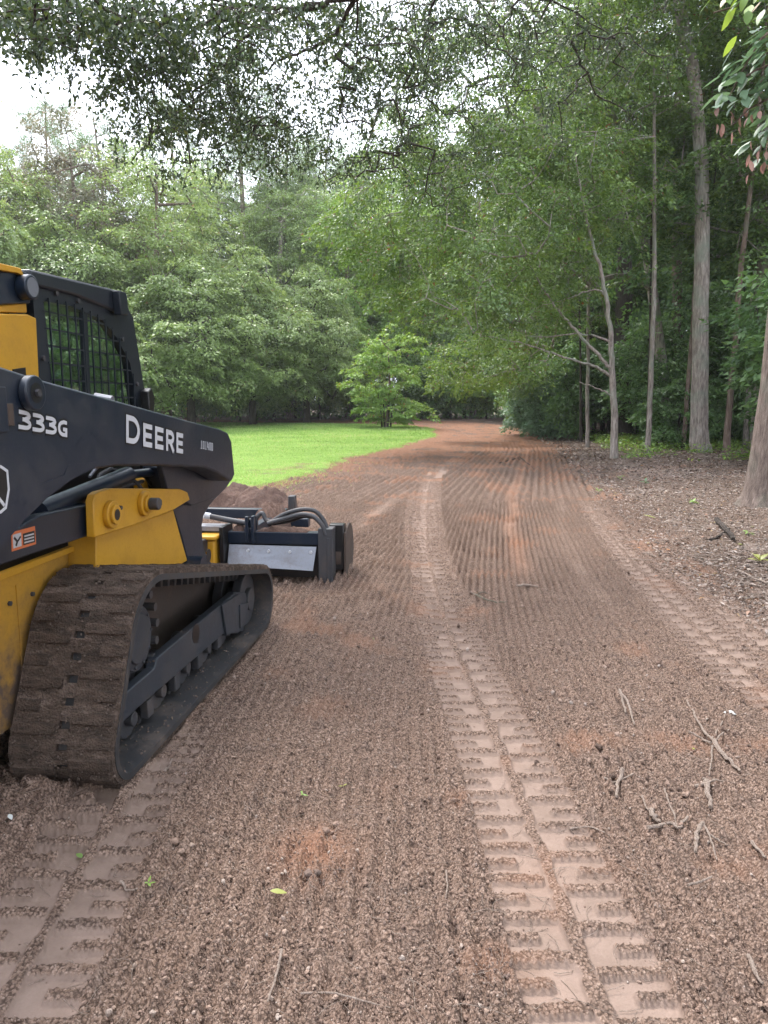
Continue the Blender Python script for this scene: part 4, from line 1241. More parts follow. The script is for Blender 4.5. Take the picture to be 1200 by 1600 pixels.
# ------------------------------------------------------------------ oak overhead: trunk behind the photographer, limbs across the top
def overhead():
    ox, oy = 3.4, -2.5
    oz = ground_z(ox, oy)
    o = np.array([ox, oy, oz])
    e = empty('overhanging_oak', tuple(o))
    tag(e, 'oak behind the photographer whose leafy limbs hang across the top of the photo', 'tree')
    trunk = np.array([(ox, oy, oz - 0.2), (ox - 0.1, oy, 3), (ox - 0.6, oy + 1.2, 5.2), (2.0, 1.6, 6.4), (1.4, 4.0, 6.6)])
    lim = [
        [(1.4, 4.0, 6.6), WP(640, -60, 6.6), WP(560, -12, 6.7), WP(500, 8, 6.7), WP(440, 22, 6.8), WP(405, 38, 6.8), WP(380, 62, 6.9), WP(340, 110, 7.0), WP(300, 165, 7.2), WP(235, 200, 7.3)],
        [WP(500, 6, 6.7), WP(430, 14, 6.3), WP(375, 8, 6.2), WP(340, 22, 6.2), WP(290, 30, 6.2), WP(220, 40, 6.2), WP(120, 50, 6.2), WP(40, 60, 6.2)],
        [WP(560, -14, 6.7), WP(530, 40, 6.9), WP(500, 75, 7.1), WP(450, 88, 7.3), WP(415, 110, 7.4), WP(370, 150, 7.6), WP(320, 190, 7.8)],
        [(1.4, 4.0, 6.6), WP(700, -60, 8), WP(680, 0, 8.6), WP(665, 50, 8.7), WP(655, 110, 8.8), WP(640, 160, 8.9), WP(620, 230, 9.0)],
        [WP(560, -14, 6.7), WP(556, 40, 7.2), WP(560, 90, 7.4), WP(556, 140, 7.5)],
        [WP(375, 8, 6.2), WP(250, -20, 5.6), WP(100, -10, 5.3), WP(0, 0, 5.2)],
        [WP(700, -60, 8), WP(800, -20, 9), WP(880, 10, 9.6), WP(960, 60, 10)],
        [WP(400, 40, 6.8), WP(350, 55, 6.6), WP(300, 90, 6.5), WP(240, 110, 6.4), WP(160, 120, 6.4), WP(60, 90, 6.3)],
    ]
    rads = [[0.085, 0.045, 0.036, 0.03, 0.026, 0.022, 0.017, 0.012, 0.009, 0.005], [0.024, 0.02, 0.018, 0.015, 0.012, 0.01, 0.007, 0.004], [0.026, 0.022, 0.018, 0.015, 0.012, 0.008, 0.004],
            [0.07, 0.03, 0.02, 0.016, 0.013, 0.01, 0.005], [0.014, 0.011, 0.008, 0.004], [0.014, 0.012, 0.009, 0.004], [0.03, 0.02, 0.014, 0.006], [0.014, 0.011, 0.009, 0.007, 0.005, 0.003]]
    V, F = tube_geo(trunk, [0.3, 0.25, 0.18, 0.12, 0.085], 14, 0.4, 9)
    me = np_mesh('trunk', V - o, F, smooth=True); me.materials.append(M['bark_dark'])
    link_mesh('trunk', me, e)
    starts = []
    for pts, rr in zip(lim, rads):
        P = np.array(pts)
        s = np.linspace(0, len(P) - 1, (len(P) - 1) * 4 + 1)
        Q = np.stack([np.interp(s, np.arange(len(P)), P[:, i]) for i in range(3)], axis=1)
        Q[1:-1] = (Q[:-2] + 2 * Q[1:-1] + Q[2:]) / 4
        Q[1:-1] += rng.normal(0, 0.012, Q[1:-1].shape)
        V, F = tube_geo(Q, np.interp(s, np.arange(len(P)), rr) * 0.78, 7, 0, 2)
        me = np_mesh('limb', V - o, F, smooth=True); me.materials.append(M['bark_dark'])
        link_mesh('limb', me, e)
        starts.append(Q)
    starts = np.concatenate(starts)
    g = np.random.default_rng(13)
    # where the leaves hang: (px, py, spread px, spread py, distance, number of twigs)
    T = []
    for (px, py, sx, sy, Y, n) in [(620, 120, 60, 60, 8.6, 40), (520, 40, 60, 40, 7.6, 30), (420, 20, 60, 30, 6.6, 30), (40, 20, 60, 35, 5.6, 60), (60, 75, 50, 25, 6.0, 18), (150, 45, 60, 50, 5.8, 75), (250, 50, 60, 50, 6.2, 75), (210, 120, 60, 40, 6.4, 50), (310, 130, 50, 50, 6.8, 60),
                                   (300, 200, 45, 25, 7.2, 34), (380, 120, 50, 60, 7.0, 34), (390, 200, 55, 35, 7.6, 40), (450, 60, 50, 50, 7.0, 24), (480, 150, 50, 50, 7.6, 28),
                                   (560, 80, 45, 50, 7.8, 36), (600, 30, 60, 30, 8.2, 34), (640, 110, 45, 60, 8.9, 44), (700, 40, 60, 50, 9.0, 50), (620, 220, 30, 40, 9.1, 16), (800, 40, 70, 45, 9.5, 54), (900, 60, 70, 50, 10, 46),
                                   (250, 200, 70, 30, 7.6, 34), (340, 250, 60, 25, 8.0, 26), (450, 230, 60, 40, 8.2, 40), (540, 250, 50, 40, 8.6, 22), (560, 150, 40, 40, 8.2, 20), (700, 250, 60, 50, 9.6, 30), (850, 140, 70, 60, 10, 46), (980, 90, 60, 60, 10.5, 40), (350, 20, 60, 25, 6.0, 30), (720, 150, 60, 60, 9.6, 34), (540, 190, 30, 40, 8.4, 8), (240, 190, 40, 20, 7.0, 12)]:
        for _ in range(int(n * (1.75 if py < 130 else 1.3))):
            T.append(WP(px + g.normal(0, sx * 0.75), py + g.normal(0, sy * 0.7), Y + g.normal(0, 0.45)))
    T = np.array(T)
    P, par, ends = grow(starts, np.full(len(starts), -1), T, seg=0.16, seed=3, jitter=0.2)
    V, F, r = wood_geo(P, par, 0.0018, exp=0.5, keep_from=len(starts), rmax=0.016, sides=4)
    me = np_mesh('twigs', V - o, F, smooth=True); me.materials.append(M['bark_dark'])
    link_mesh('twigs', me, e)['kind'] = 'stuff'
    # leaves along the last part of every twig
    seg_i = [i for i in range(len(starts), len(P)) if r[i] < 0.0042]
    c, d = [], []
    for i in seg_i:
        a, b_ = P[par[i]], P[i]
        for _ in range(7):
            f = g.random()
            c.append(a + (b_ - a) * f + g.normal(0, 0.012, 3))
            dd = (b_ - a) / (np.linalg.norm(b_ - a) + 1e-6) * 0.5 + g.normal(0, 0.6, 3) + np.array([0, 0, -0.55])
            d.append(dd)
    for q in ends:
        for _ in range(16):
            c.append(P[q] + g.normal(0, 0.075, 3))
            d.append(g.normal(0, 0.6, 3) + np.array([0, 0, -0.6]))
    c, d = np.array(c), np.array(d)
    n = len(c)
    l = 0.046 * (0.7 + 0.6 * g.random(n))
    V, F = leaf_geo(c, d, g.normal(0, 1, (n, 3)) + np.array([0, 0, 0.6]), l, l * 0.46, fold=0.08)
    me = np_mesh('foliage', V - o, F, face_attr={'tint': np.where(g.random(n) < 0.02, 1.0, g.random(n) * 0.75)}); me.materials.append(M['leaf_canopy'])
    link_mesh('foliage', me, e)['kind'] = 'stuff'
    print('overhead leaves', n, 'nodes', len(P))
overhead()

# broad waxy leaves hanging in at the upper right corner, with a withered bunch
def leaf_mesh(name, L, W, curl, mat, tint):
    mb = MB()
    pts = [(0, 0), (0.18, 0.32), (0.42, 0.5), (0.7, 0.38), (0.88, 0.18), (1, 0)]
    mid = [(t * L, 0, -curl * L * t * t) for t, _ in pts]
    vs = list(mid)
    for s in (1, -1):
        vs += [(t * L, s * w * W, -curl * L * t * t + 0.12 * w * W) for t, w in pts[1:-1]]
    n = len(pts)
    fs = []
    for s, off in ((0, n), (1, n + 4)):
        row = [0] + [off + i for i in range(4)] + [n - 1]
        for i in range(n - 1):
            q = [i, i + 1, row[i + 1], row[i]]
            q = list(dict.fromkeys(q))
            if s: q = q[::-1]
            if len(q) > 2: fs.append(tuple(q))
    me = bpy.data.meshes.new(name)
    me.from_pydata(vs, [], fs)
    me.materials.append(mat)
    a = me.attributes.new('tint', 'FLOAT', 'FACE')
    a.data.foreach_set('value', [tint] * len(me.polygons))
    me.polygons.foreach_set('use_smooth', [True] * len(me.polygons))
    return me

def corner_branch():
    ox, oy = 4.9, 4.6
    oz = ground_z(ox, oy)
    o = Vector((ox, oy, oz))
    e = empty('broad_leaved_tree', o)
    tag(e, 'broad pale green leaves with a withered brown bunch hanging into the upper right corner', 'tree')
    V, F = tube_geo([(0, 0, -0.2), (0.05, 0, 1.5), (0, 0.1, 3.2), (-0.2, 0.1, 5)], [0.11, 0.10, 0.08, 0.05], 10, 0.3, 4)
    me = np_mesh('trunk', V, F, smooth=True); me.materials.append(M['bark_brown'])
    link_mesh('trunk', me, e)
    Y = 4.3
    ends = [[(1300, -20, 4.5), (1240, 20, Y), (1190, 60, Y), (1160, 110, Y), (1140, 150, Y)], [(1300, 60, 4.5), (1230, 90, Y), (1180, 110, Y), (1150, 130, Y)],
            [(1310, 100, 4.5), (1250, 130, Y), (1210, 150, Y), (1170, 170, Y), (1145, 195, Y)], [(1310, 160, 4.5), (1260, 180, Y), (1215, 200, Y), (1190, 225, Y), (1183, 255, Y)],
            [(1280, -60, 4.5), (1200, -20, Y), (1150, 10, Y), (1115, 20, Y)], [(1300, 0, 4.5), (1250, 50, Y), (1210, 95, Y), (1190, 130, Y)]]
    g = random.Random(4)
    protos_ = {k: [leaf_mesh('leaf', L, W, c, M[k], t) for (L, W, c, t) in ((0.105, 0.050, 0.1, 0.2), (0.09, 0.044, 0.3, 0.6), (0.115, 0.052, 0.0, 0.95))] for k in ('leaf_pale', 'leaf_wilt', 'leaf_fresh')}
    for bi, pts in enumerate(ends):
        W_ = [Vector(WP(*p)) - o for p in pts]
        W_ = [Vector((-0.15, 0.1, 4.4 - 0.1 * bi))] + W_
        MB().tube(W_, [0.02] + [0.008 - 0.0012 * i for i in range(len(W_) - 1)], 6).build('branch', M['bark_brown'], e)
        for s in range(1, len(W_) - 1):
            nn = 13 if s > 1 else 3
            for _ in range(nn):
                f = g.random()
                p = W_[s].lerp(W_[s + 1], f) + Vector((g.gauss(0, 0.06), g.gauss(0, 0.08), g.gauss(0, 0.06)))
                wilt = (bi == 2 and s >= 4) or (bi == 3 and s >= 4)
                kind = 'leaf_wilt' if wilt else ('leaf_fresh' if bi == 4 else 'leaf_pale')
                lo = bpy.data.objects.new('leaf', protos_[kind][g.randrange(3)])
                COL.objects.link(lo)
                lo.parent = e
                lo.location = p
                if wilt: lo.rotation_euler = (g.uniform(-0.6, 0.6), g.uniform(0.9, 1.6), g.uniform(0, 6.28)); lo.scale = (0.6,) * 3
                else: lo.rotation_euler = (g.uniform(-0.5, 0.5), g.uniform(0.1, 1.0), g.uniform(2.2, 4.6))
corner_branch()

# ------------------------------------------------------------------ lawn grass, litter, ground cover
def grass():
    n = 150000
    Y = 11 + (49.5 - 11) * rng.random(n) ** 1.7
    X = -0.36 * Y - 1 + rng.random(n) * (0.36 * Y + 5)
    h, comp, lit, lawnc, red, lawn, _ = terrain(X, Y, True)
    keep = rng.random(n) < lawnc * 1.1 - 0.1
    X, Y, h = X[keep], Y[keep], h[keep]
    n = len(X)
    c = np.stack([X, Y, h - 0.005], axis=1)
    d = rng.normal(0, 0.45, (n, 3)); d[:, 2] = 1
    L = (0.035 + 0.045 * rng.random(n)) * np.clip(Y / 22, 0.9, 1.6)
    V, F = leaf_geo(c, d, rng.normal(0, 1, (n, 3)), L, 0.012 * np.clip(Y / 16, 1, 3), tri=True, fold=0.2)
    t = np.clip(0.48 + 0.4 * noise2(X, Y, 1.8, 300) + 0.25 * noise2(X, Y, 0.4, 302) + 0.25 * rng.normal(0, 1, n), 0, 0.96)
    me = np_mesh('lawn_grass', V, F, face_attr={'tint': t}); me.materials.append(M['grass'])
    tag(link_mesh('lawn_grass', me), 'short bright green grass of the lawn left of the drive', 'grass', kind='stuff')
    # sparse tufts reaching into the dirt
    n = 5200
    Y = 10.8 + 9 * rng.random(n) ** 1.4
    xl = interp(Y, XL)
    X = np.maximum(xl, -4.5) + rng.normal(0.1, 0.45, n)
    keep = noise2(X, Y, 0.6, 301) > 0
    X, Y = X[keep], Y[keep]; n = len(X)
    c = np.stack([X, Y, terrain(X, Y) - 0.004], axis=1)
    d = rng.normal(0, 0.6, (n, 3)); d[:, 2] = 1
    V, F = leaf_geo(c, d, rng.normal(0, 1, (n, 3)), 0.03 + 0.05 * rng.random(n), np.full(n, 0.011), tri=True)
    me = np_mesh('grass_tufts', V, F, face_attr={'tint': rng.random(n) * 0.4 + 0.55}); me.materials.append(M['grass'])
    tag(link_mesh('grass_tufts', me), 'thin yellowish grass straggling from the lawn into the red dirt', 'grass', kind='stuff')
grass()

def litter():
    n = 46000
    Y = 4.5 + 28 * rng.random(n) ** 1.6
    X = interp(Y, XR) + rng.random(n) ** 1.1 * (0.3 * Y + 1) - 0.3 - 0.35 * rng.random(n) ** 3
    ok = (np.abs(X / Y) < 0.62) & (noise2(X, Y, 0.7, 400) > -0.9)
    X, Y = X[ok], Y[ok]; n = len(X)
    z = terrain(X, Y)
    c = np.stack([X, Y, z + 0.004 + 0.02 * rng.random(n)], axis=1)
    a = rng.random(n) * 2 * PI
    d = np.stack([np.cos(a), np.sin(a), rng.normal(0, 0.25, n)], axis=1)
    L = (0.035 + 0.05 * rng.random(n)) * np.clip(Y / 14, 0.7, 1.6)
    V, F = leaf_geo(c, d, np.stack([rng.normal(0, 0.4, n), rng.normal(0, 0.4, n), np.ones(n)], axis=1), L, L * rng.uniform(0.2, 0.55, n), fold=0.15)
    me = np_mesh('leaf_litter', V, F, face_attr={'tint': rng.random(n)}); me.materials.append(M['litter'])
    tag(link_mesh('leaf_litter', me), 'dead leaves and bark scraps covering the ground under the right-hand trees', 'leaf litter', kind='stuff')
    # thin twigs in the litter
    n = 2600
    Y = 4.5 + 18 * rng.random(n) ** 1.5
    X = interp(Y, XR) + rng.random(n) * (0.28 * Y + 1) - 0.5
    z = terrain(X, Y) + 0.008
    a = rng.random(n) * 2 * PI
    L = 0.06 + 0.22 * rng.random(n) ** 2
    P0 = np.stack([X, Y, z + 0.01 * rng.random(n)], axis=1)
    P1 = P0 + np.stack([np.cos(a) * L, np.sin(a) * L, rng.normal(0, 0.012, n)], axis=1)
    P = np.empty((2 * n, 3)); P[0::2] = P0; P[1::2] = P1
    par = np.full(2 * n, -1); par[1::2] = np.arange(0, 2 * n, 2)
    V, F, r = wood_geo(P, par, 0.0035, sides=4)
    me = np_mesh('twig_litter', V, F); me.materials.append(M['twig'])
    tag(link_mesh('twig_litter', me), 'short dry twigs strewn through the dead leaves on the right', 'twigs', kind='stuff')
    # straw-thin roots and stalks on the near dirt
    n = 1100
    r_ = 1.6 + 6 * rng.random(n) ** 1.3
    t = np.radians(rng.uniform(-29, 29, n))
    X, Y = r_ * np.sin(t), r_ * np.cos(t)
    z = terrain(X, Y) + 0.006
    m = 5
    a = rng.random(n) * 2 * PI
    L = 0.012 + 0.02 * rng.random(n) ** 2
    P = np.empty((n, m, 3)); P[:, 0] = np.stack([X, Y, z], axis=1)
    for i in range(1, m):
        a = a + rng.normal(0, 0.45, n)
        P[:, i] = P[:, i - 1] + np.stack([np.cos(a) * L, np.sin(a) * L, rng.normal(0, 0.002, n)], axis=1)
    P = P.reshape(-1, 3)
    par = np.arange(-1, n * m - 1); par[::m] = -1
    V, F, r = wood_geo(P, par, 0.0009, exp=0.1, sides=3)
    me = np_mesh('root_threads', V, F); me.materials.append(M['twig'])
    tag(link_mesh('root_threads', me), 'hair-thin pale roots and stalks strewn over the near dirt', 'roots', kind='stuff')
    # ground cover at the wood's edge
    n = 30000
    Y = 17 + 16 * rng.random(n)
    X = interp(Y, XR) + 1.2 + rng.random(n) ** 0.8 * 9
    ok = noise2(X, Y, 1.0, 410) > 0.5 - 0.18 * (Y - 19)
    X, Y = X[ok], Y[ok]; n = len(X)
    c = np.stack([X, Y, terrain(X, Y) + 0.02 + 0.28 * rng.random(n) ** 2], axis=1)
    a = rng.random(n) * 2 * PI
    d = np.stack([np.cos(a), np.sin(a), rng.normal(0.2, 0.4, n)], axis=1)
    L = 0.07 + 0.06 * rng.random(n)
    V, F = leaf_geo(c, d, np.stack([rng.normal(0, 0.4, n), rng.normal(0, 0.4, n), np.ones(n)], axis=1), L, L * 0.55, fold=0.1)
    me = np_mesh('ground_cover', V, F, face_attr={'tint': rng.random(n)}); me.materials.append(M['leaf_fresh'])
    tag(link_mesh('ground_cover', me), 'low green ground cover at the feet of the right-hand trees', 'ground cover', kind='stuff')
litter()
#@@LOADER@@
# ------------------------------------------------------------------ compact track loader
LA = (-1.068, 2.91)
LH = math.radians(6.3)
def loader():
    gz = ground_z(-1.2, 3.4) - 0.004
    root = empty('track_loader', (LA[0], LA[1], gz), PI / 2 - LH)
    tag(root, 'yellow and dark grey tracked loader with muddy rubber track, facing away at the left', 'track loader')
    F2, R2 = (math.sin(LH), math.cos(LH)), (math.cos(LH), -math.sin(LH))
    def ray(px, py):
        u, v = (px - 600) / FPX, -(py - 800) / FPX
        return (u, v * math.sin(PITCH) + math.cos(PITCH), v * math.cos(PITCH) - math.sin(PITCH))
    def L(px, py, s):
        """(forward, height) of a picture point lying on the side plane s metres inboard of the track's outer face"""
        d = ray(px, py)
        t = (-s + LA[0] * R2[0] + LA[1] * R2[1]) / (d[0] * R2[0] + d[1] * R2[1])
        x, y = t * d[0] - LA[0], t * d[1] - LA[1]
        return (x * F2[0] + y * F2[1], CAMH + t * d[2] - gz)
    def X(px, py, f):
        """(inboard, height) of a picture point on the cross plane f metres ahead of the track's rear contact"""
        d = ray(px, py)
        t = (f + LA[0] * F2[0] + LA[1] * F2[1]) / (d[0] * F2[0] + d[1] * F2[1])
        x, y = t * d[0] - LA[0], t * d[1] - LA[1]
        return (-(x * R2[0] + y * R2[1]), CAMH + t * d[2] - gz)
    LL = lambda pts, s: [L(a, b, s) for a, b in pts]
    WID = 2.0

    # ---- tracks
    circ = [(0.03, 0.19, 0.185), (0.37, 0.51, 0.355), (2.13, 0.245, 0.245)]
    pts = []
    for cx, cz, r in circ:
        for a in np.linspace(0, 2 * PI, 240, endpoint=False):
            pts.append((cx + r * math.cos(a), cz + r * math.sin(a)))
    pts = sorted(pts)
    def half(ps):
        h = []
        for p in ps:
            while len(h) > 1 and (h[-1][0] - h[-2][0]) * (p[1] - h[-2][1]) - (h[-1][1] - h[-2][1]) * (p[0] - h[-2][0]) <= 0: h.pop()
            h.append(p)
        return h
    hull = half(pts)[:-1] + half(pts[::-1])[:-1]          # counter-clockwise
    hp = np.array(hull + [hull[0]])
    sl = np.concatenate([[0], np.cumsum(np.hypot(*np.diff(hp, axis=0).T))])
    PER = sl[-1]
    npitch = int(round(PER / 0.0925)); npitch += npitch % 2
    pitch = PER / npitch
    def at(s, off):
        s = s % PER
        p = np.array([np.interp(s, sl, hp[:, 0]), np.interp(s, sl, hp[:, 1])])
        q = np.array([np.interp((s + 0.02) % PER, sl, hp[:, 0]), np.interp((s + 0.02) % PER, sl, hp[:, 1])])
        w = np.array([np.interp((s - 0.02) % PER, sl, hp[:, 0]), np.interp((s - 0.02) % PER, sl, hp[:, 1])])
        t = q - w; t /= np.linalg.norm(t)
        nrm = np.array([t[1], -t[0]])                       # outward for ccw
        return p + nrm * off, t, nrm
    def belt_mesh(y0):
        mb = MB()
        # carcass
        ns = npitch * 3
        def band(ya, yb, o0, o1, mi, skip=None):
            for i in range(ns):
                if skip and skip(i): continue
                s0, s1 = i * PER / ns, (i + 1) * PER / ns
                a0, a1 = at(s0, o0)[0], at(s1, o0)[0]
                b0, b1 = at(s0, o1)[0], at(s1, o1)[0]
                vs = [(p[0], y, p[1]) for y in (ya, yb) for p in (a0, a1, b1, b0)]
                mb.add(vs, [(0, 1, 2, 3), (7, 6, 5, 4), (0, 4, 5, 1), (1, 5, 6, 2), (2, 6, 7, 3), (3, 7, 4, 0)], mi)
        band(y0, y0 + 0.45, -0.062, -0.034, 0)
        band(y0 + 0.004, y0 + 0.196, -0.0335, -0.011, 1)
        band(y0 + 0.244, y0 + 0.446, -0.0335, -0.011, 1)
        band(y0 + 0.1965, y0 + 0.2435, -0.0335, -0.013, 1, skip=lambda i: i % 3 == 1)
        return mb
    def teeth_mesh(y0):
        mb = MB()
        for i in range(npitch):
            p, t, n = at(i * pitch, -0.063)
            for yy in (0.175, 0.235):
                a = p + t * 0.018; b = p - t * 0.018
                c = a - n * 0.05 - t * 0.006; d = b - n * 0.05 + t * 0.006
                vs = [(q[0], y, q[1]) for y in (y0 + yy, y0 + yy + 0.035) for q in (a, b, d, c)]
                mb.add(vs, [(0, 1, 2, 3), (7, 6, 5, 4), (0, 4, 5, 1), (1, 5, 6, 2), (2, 6, 7, 3), (3, 7, 4, 0)])
        return mb
    # lug: local x along the belt, y across, z outward
    def lug_mesh(w, seed):
        g = random.Random(seed)
        mb = MB()
        bb = 0.028
        x0, x1 = -0.03, 0.03
        vs = []
        nseg = 5
        for i in range(nseg + 1):
            y = w * i / nseg
            j = lambda: g.uniform(-0.003, 0.003)
            vs += [(x0 + j(), y, -0.012), (x0 + 0.010 + j(), y, 0.012 + j()), (x1 - 0.010 + j(), y, 0.012 + j()), (x1 + j(), y, -0.012)]
        fs = []
        for i in range(nseg):
            a, b = i * 4, i * 4 + 4
            fs += [(a, a + 1, b + 1, b), (a + 1, a + 2, b + 2, b + 1), (a + 2, a + 3, b + 3, b + 2)]
        fs += [(0, 3, 2, 1), (nseg * 4, nseg * 4 + 1, nseg * 4 + 2, nseg * 4 + 3)]
        mb.add(vs, fs)
        return mb.mesh('lug', [M['mud']], 30)
    lugs = [lug_mesh(0.175, 1), lug_mesh(0.182, 2), lug_mesh(0.095, 3), lug_mesh(0.10, 4)]
    for side, y0 in ((0, 0.0), (1, WID - 0.45)):
        belt = belt_mesh(y0).build('track_belt', [M['rubber'], M['mud']], root, smooth=30)
        teeth = teeth_mesh(y0).build('drive_lugs', M['rubber'], belt)
        teeth['kind'] = 'stuff'
        if side == 0:
            for i in range(npitch):
                for half_ in (0, 1):
                    p, t, n = at(i * pitch + (0.045 if half_ else 0) + 0.02, -0.012)
                    longl = (i % 2 == 0)
                    me = lugs[(0 if longl else 2) + (i // 2) % 2]
                    o = bpy.data.objects.new('lug', me)
                    COL.objects.link(o)
                    o.parent = belt
                    mt = Matrix(((t[0], 0, n[0], 0), (0, 1, 0, 0), (t[1], 0, n[1], 0), (0, 0, 0, 1)))
                    if half_ == 0:
                        yy = y0 + 0.012
                    else:
                        yy = y0 + (0.256 if longl else 0.338)
                    # keep a right-handed frame
                    X_, Y_, Z_ = Vector((t[0], 0, t[1])), Vector((0, 1, 0)), Vector((n[0], 0, n[1]))
                    if X_.cross(Y_).dot(Z_) < 0: X_ = -X_
                    mt = Matrix.Translation((p[0], yy, p[1])) @ Matrix((X_, Y_, Z_)).transposed().to_4x4()
                    o.matrix_local = mt
        else:
            mb = MB()
            for i in range(0, npitch):
                p, t, n = at(i * pitch, -0.012)
                a, b = p - t * 0.03, p + t * 0.03
                c, d = b + n * 0.012, a + n * 0.012
                vs = [(q[0], y, q[1]) for y in (y0 + 0.012, y0 + 0.44) for q in (a, b, c, d)]
                mb.add(vs, [(0, 1, 2, 3), (7, 6, 5, 4), (0, 4, 5, 1), (1, 5, 6, 2), (2, 6, 7, 3), (3, 7, 4, 0)])
            mb.build('tread', M['mud'], belt)['kind'] = 'stuff'
        if side == 0:
            g_ = np.random.default_rng(8)
            n_c = 5200
            ss = g_.random(n_c) * PER
            pp, keep_ = [], []
            for s_ in ss:
                p, t, n = at(s_, 0)
                inner = g_.random() < 0.3
                if inner and p[1] > 0.12: continue
                off = -0.064 if inner else (-0.008 + 0.004 * g_.random())
                yy = y0 + g_.random() * 0.45
                if not inner and p[1] < 0.02: continue
                pp.append((p[0] + n[0] * off, yy, p[1] + n[1] * off))
            for k_ in range(260):
                a_, b_ = (179, 1098), (368, 925)
                f_ = g_.random()
                c_ = L(a_[0] + (b_[0] - a_[0]) * f_, a_[1] + (b_[1] - a_[1]) * f_ + (-10 if 0.3 < f_ < 0.6 else 0), 0.13)
                pp.append((c_[0], 0.115 + 0.04 * g_.random(), c_[1] + 0.002))
            sz = 0.0024 + 0.0045 * g_.random(len(pp)) ** 4
            cf = crumb_field('caked_clods', np.array(pp), np.stack([sz, sz, sz * 0.7], axis=1), M['mudcrumb'])
            cf.parent = belt
        sgn = 1 if side == 0 else -1
        yo = y0 if side == 0 else y0 + 0.45                 # outer face
        def Y_(s): return yo + sgn * s
        # undercarriage frame
        fr = LL([(172, 1108), (179, 1098), (242, 1044), (246, 1028), (282, 997), (345, 945), (368, 925), (384, 926), (388, 942), (386, 974), (373, 990), (350, 990), (314, 1021), (267, 1062), (215, 1107), (174, 1147)], 0.11)
        frame = MB().prism(fr, min(Y_(.11), Y_(.16)), max(Y_(.11), Y_(.16))).build('track_frame', M['frame'], root, 0.006)
        hx, hz = L(306, 990, 0.11)
        MB().cyl((hx, Y_(.1085), hz), (hx, Y_(.1095), hz), 0.055, n=20).build('access_hole', M['blackdecal'], frame)
        tp = LL([(345, 945), (371, 928), (379, 985), (352, 992)], 0.105)
        MB().prism(tp, min(Y_(.095), Y_(.1095)), max(Y_(.095), Y_(.1095))).build('end_bracket', M['frame'], frame, 0.004)
        tp = LL([(373, 945), (386, 942), (384, 972), (374, 982)], 0.095)
        MB().prism(tp, min(Y_(.085), Y_(.0945)), max(Y_(.085), Y_(.0945))).build('cover_plate', M['frame'], frame, 0.003)
        # rollers
        for k in range(5):
            x = 0.33 + k * 0.34
            r = MB()
            for (s0, s1, rr) in ((0.165, 0.215, 0.092), (0.28, 0.35, 0.092)):
                r.cyl((x, Y_(s0), 0.153), (x, Y_(s1), 0.153), rr, n=22)
            r.cyl((x, Y_(.13), 0.153), (x, Y_(.37), 0.153), 0.035, n=14)
            r.box(x + .12, x + .19, min(Y_(.12), Y_(.16)), max(Y_(.12), Y_(.16)), 0.10, 0.19)
            r.build('roller', M['iron'], root, 0.004)
        for (cx, cz, rr, nm) in ((0.03, 0.19, 0.122, 'rear_idler'), (2.13, 0.245, 0.18, 'front_idler')):
            r = MB()
            r.cyl((cx, Y_(.13), cz), (cx, Y_(.19), cz), rr, n=32)
            r.cyl((cx, Y_(.26), cz), (cx, Y_(.32), cz), rr, n=32)
            r.cyl((cx, Y_(.10), cz), (cx, Y_(.36), cz), rr * 0.45, n=20)
            r.build(nm, M['iron'], root, 0.004)
        # sprocket and hub
        r = MB()
        cx, cz = 0.40, 0.52
        for k in range(18):
            a = 2 * PI * k / 18
            r.cyl((cx + 0.25 * math.cos(a), Y_(.14), cz + 0.25 * math.sin(a)), (cx + 0.25 * math.cos(a), Y_(.335), cz + 0.25 * math.sin(a)), 0.022, n=8)
        r.cyl((cx, Y_(.20), cz), (cx, Y_(.25), cz), 0.24, n=36)
        sp = r.build('sprocket', M['iron'], root, 0)
        r = MB().cyl((cx, Y_(.13), cz), (cx, Y_(.20), cz), 0.155, n=32).cyl((cx, Y_(.118), cz), (cx, Y_(.13), cz), 0.12, n=32)
        for k in range(10):
            a = 2 * PI * k / 10
            r.cyl((cx + 0.138 * math.cos(a), Y_(.121), cz + 0.138 * math.sin(a)), (cx + 0.138 * math.cos(a), Y_(.13), cz + 0.138 * math.sin(a)), 0.009, n=6)
        r.build('drive_hub', M['frame'], sp, 0.004)
        # inner track plate, caked with mud
        MB().prism([(0.0, 0.12), (0.05, 0.5), (0.3, 0.78), (0.7, 0.74), (2.1, 0.42), (2.25, 0.2), (2.1, 0.1)], min(Y_(.36), Y_(.40)), max(Y_(.36), Y_(.40))).build('inner_track_plate', M['mudwall'], root)

    # ---- chassis
    top = LL([(0, 905), (110, 862), (205, 826), (271, 799), (293, 876)], 0.47)
    side = [(-1.25, 1.0), (-0.5, 0.98)] + top + [(2.0, 0.45), (2.0, 0.28), (-1.25, 0.28)]
    for y in (0.47, WID - 0.51):
        MB().prism(side, y, y + 0.04).build('side_panel', M['yellow_low'], root, 0.004)
    ch = MB().box(-1.25, 1.7, 0.515, WID - 0.515, 0.30, 0.90).box(1.7, 2.25, 0.6, WID - 0.6, 0.3, 0.75)
    ch.build('chassis', M['yellow_low'], root, 0.01)
    MB().box(-1.0, 1.9, 0.56, 0.60, 0.9, 1.30).box(-1.0, 1.9, WID - .6, WID - .56, 0.9, 1.30).box(-1.0, 1.0, 0.62, WID - .62, 0.905, 1.2).build('engine_bay', M['blackdecal'], root)
    for k in range(6):
        x, z = -0.35 + 0.16 * k, 0.80 - 0.002 * k
        MB().cyl((x, 0.4698, z), (x, 0.460, z), 0.011, n=6).build('panel_bolt', M['iron'], root)
    MB().box(0.02, 0.032, 0.4655, 0.4695, 0.36, 0.86).build('panel_seam', M['yellow_low'], root)
